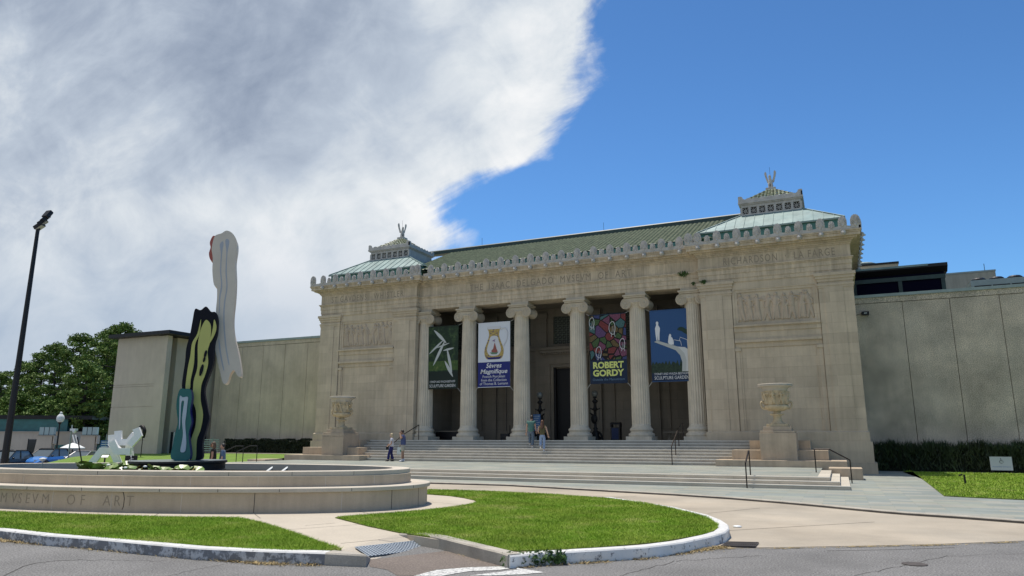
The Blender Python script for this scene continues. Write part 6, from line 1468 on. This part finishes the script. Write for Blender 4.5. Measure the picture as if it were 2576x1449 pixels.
# ================================================================ TREES
def tree(px,D,ytop,crown_r,label,kind='pine',seed=0,zb=GZ,cfrac=.38,nb=42,mat_=None):
    rg=random.Random(seed); x,y=az_d(px,D,0); d=ray(px,ytop); t=y/d.y; H=EZ+d.z*t-zb
    r=empty('pine_tree' if kind=='pine' else 'tree',(x,y,zb),label,'tree','trees beyond the gate pillars')
    tr=[Vector((0,0,0))]; lx,ly=rg.uniform(-.5,.5),rg.uniform(-.5,.5)
    for k in range(1,9): tr.append(Vector((lx*k/8+rg.uniform(-.15,.15),ly*k/8+rg.uniform(-.15,.15),H*.93*k/8)))
    b=MB(); b.tube(tr,[.32*(1-k/9.5) for k in range(9)],8); cl_=[]
    for i in range(nb):
        f=cfrac+(1-cfrac)*((i+.5)/nb); z=H*f*.97; q=f; seg=min(7,int(z/(H*.93)*8)); p0=tr[seg].lerp(tr[min(8,seg+1)],z/(H*.93)*8-seg) if z<H*.93 else tr[8].copy(); p0.z=min(z,tr[8].z)
        u=(f-cfrac)/(1-cfrac); rad=crown_r*(.45+.75*math.sin(math.pi*min(1,u*.80+.16)))*rg.uniform(.55,1.12)*(1-.55*u**3); a=i*2.4+rg.uniform(-.5,.5)
        e=p0+Vector((math.cos(a)*rad,math.sin(a)*rad,rg.uniform(-.1,.22)*rad)); mid=p0.lerp(e,.55)+Vector((0,0,-.05*rad)); b.tube([p0,mid,e],[.09,.05,.02],5)
        for k in range(4): cl_.append((e.lerp(p0,.16*k+rg.uniform(-.05,.05))+Vector((rg.uniform(-.5,.5),rg.uniform(-.5,.5),rg.uniform(-.15,.35))),rg.uniform(.42,.75)*(1 if k<2 else .8)))
    cl_.append((Vector((tr[8].x,tr[8].y,H-.6)),.7)); cl_.append((Vector((tr[8].x+.4,tr[8].y,H-1.2)),.8))
    b.build('trunk',M['bark'],r,smooth=True)
    R2=np.random.default_rng(seed); V=[]
    for c,s in cl_:
        n=int(70*s/.6); V.append(leaves(tuple(c),(s*1.15,s*1.15,s*.62),n,.15,seed=int(R2.integers(1e9))))
    V=np.concatenate(V); npmesh('crown',V,np.arange(len(V)).reshape(-1,4),mat_ or M['pine'],r,k=4)
    return r
tr_=[(282,86,806,3.6,'tallest pine, its crown touching the roof of the concrete block',.34,1),(232,90,822,3.0,'pine with a thin trunk just left of the tallest pine',.36,2),(178,92,836,3.4,'broad pine above the street lamp',.30,3),(128,96,862,3.2,'pine between the street lamp and the mast',.28,4),(82,100,880,3.4,'round topped pine just right of the tall mast',.22,5),(38,100,905,3.2,'pine behind the tall mast',.2,6),(-8,104,932,3.6,'lower pine cut by the left edge of the photo',.15,7),(308,100,850,3.0,'pine half hidden by the left side of the concrete block',.30,8),(205,80,905,2.6,'shorter dark pine behind the gap between the gate pillars',.30,9),(255,98,840,3.0,'slim pine behind the white sculpture',.45,12)]
for px,D_,yt,cr_,lb,cf,sd in tr_: tree(px,D_,yt,cr_,lb,'pine',sd,cfrac=cf)
for px,D_,yt,cr_,lb,sd in ((165,82,985,2.8,'bushy light green tree behind the umbrella',21),(245,84,1000,2.6,'bushy tree behind the blue sign',22),(20,90,985,3.4,'dense low tree behind the teal roofed building',23),(95,88,1000,2.8,'dense low tree above the left gate pillar',24)): tree(px,D_,yt,cr_,lb,'leafy',sd,cfrac=.12,nb=40,mat_=M['pine2'])
# far wood closing the view
V=[];rg=np.random.default_rng(8)
for i in range(230):
    px=rg.uniform(-420,330); D_=rg.uniform(112,135); x,y=az_d(px,D_); s=rg.uniform(1.6,2.8); zmax=8.5 if px>0 else 9.5; V.append(leaves((x,y,rg.uniform(-.5,zmax)),(s*1.3,s*1.3,s),190,.32,seed=i))
V=np.concatenate(V); o=npmesh('woods',V,np.arange(len(V)).reshape(-1,4),M['woods'],k=4); tag(o,'dark mass of woodland far behind the pines','woods',kind='stuff')
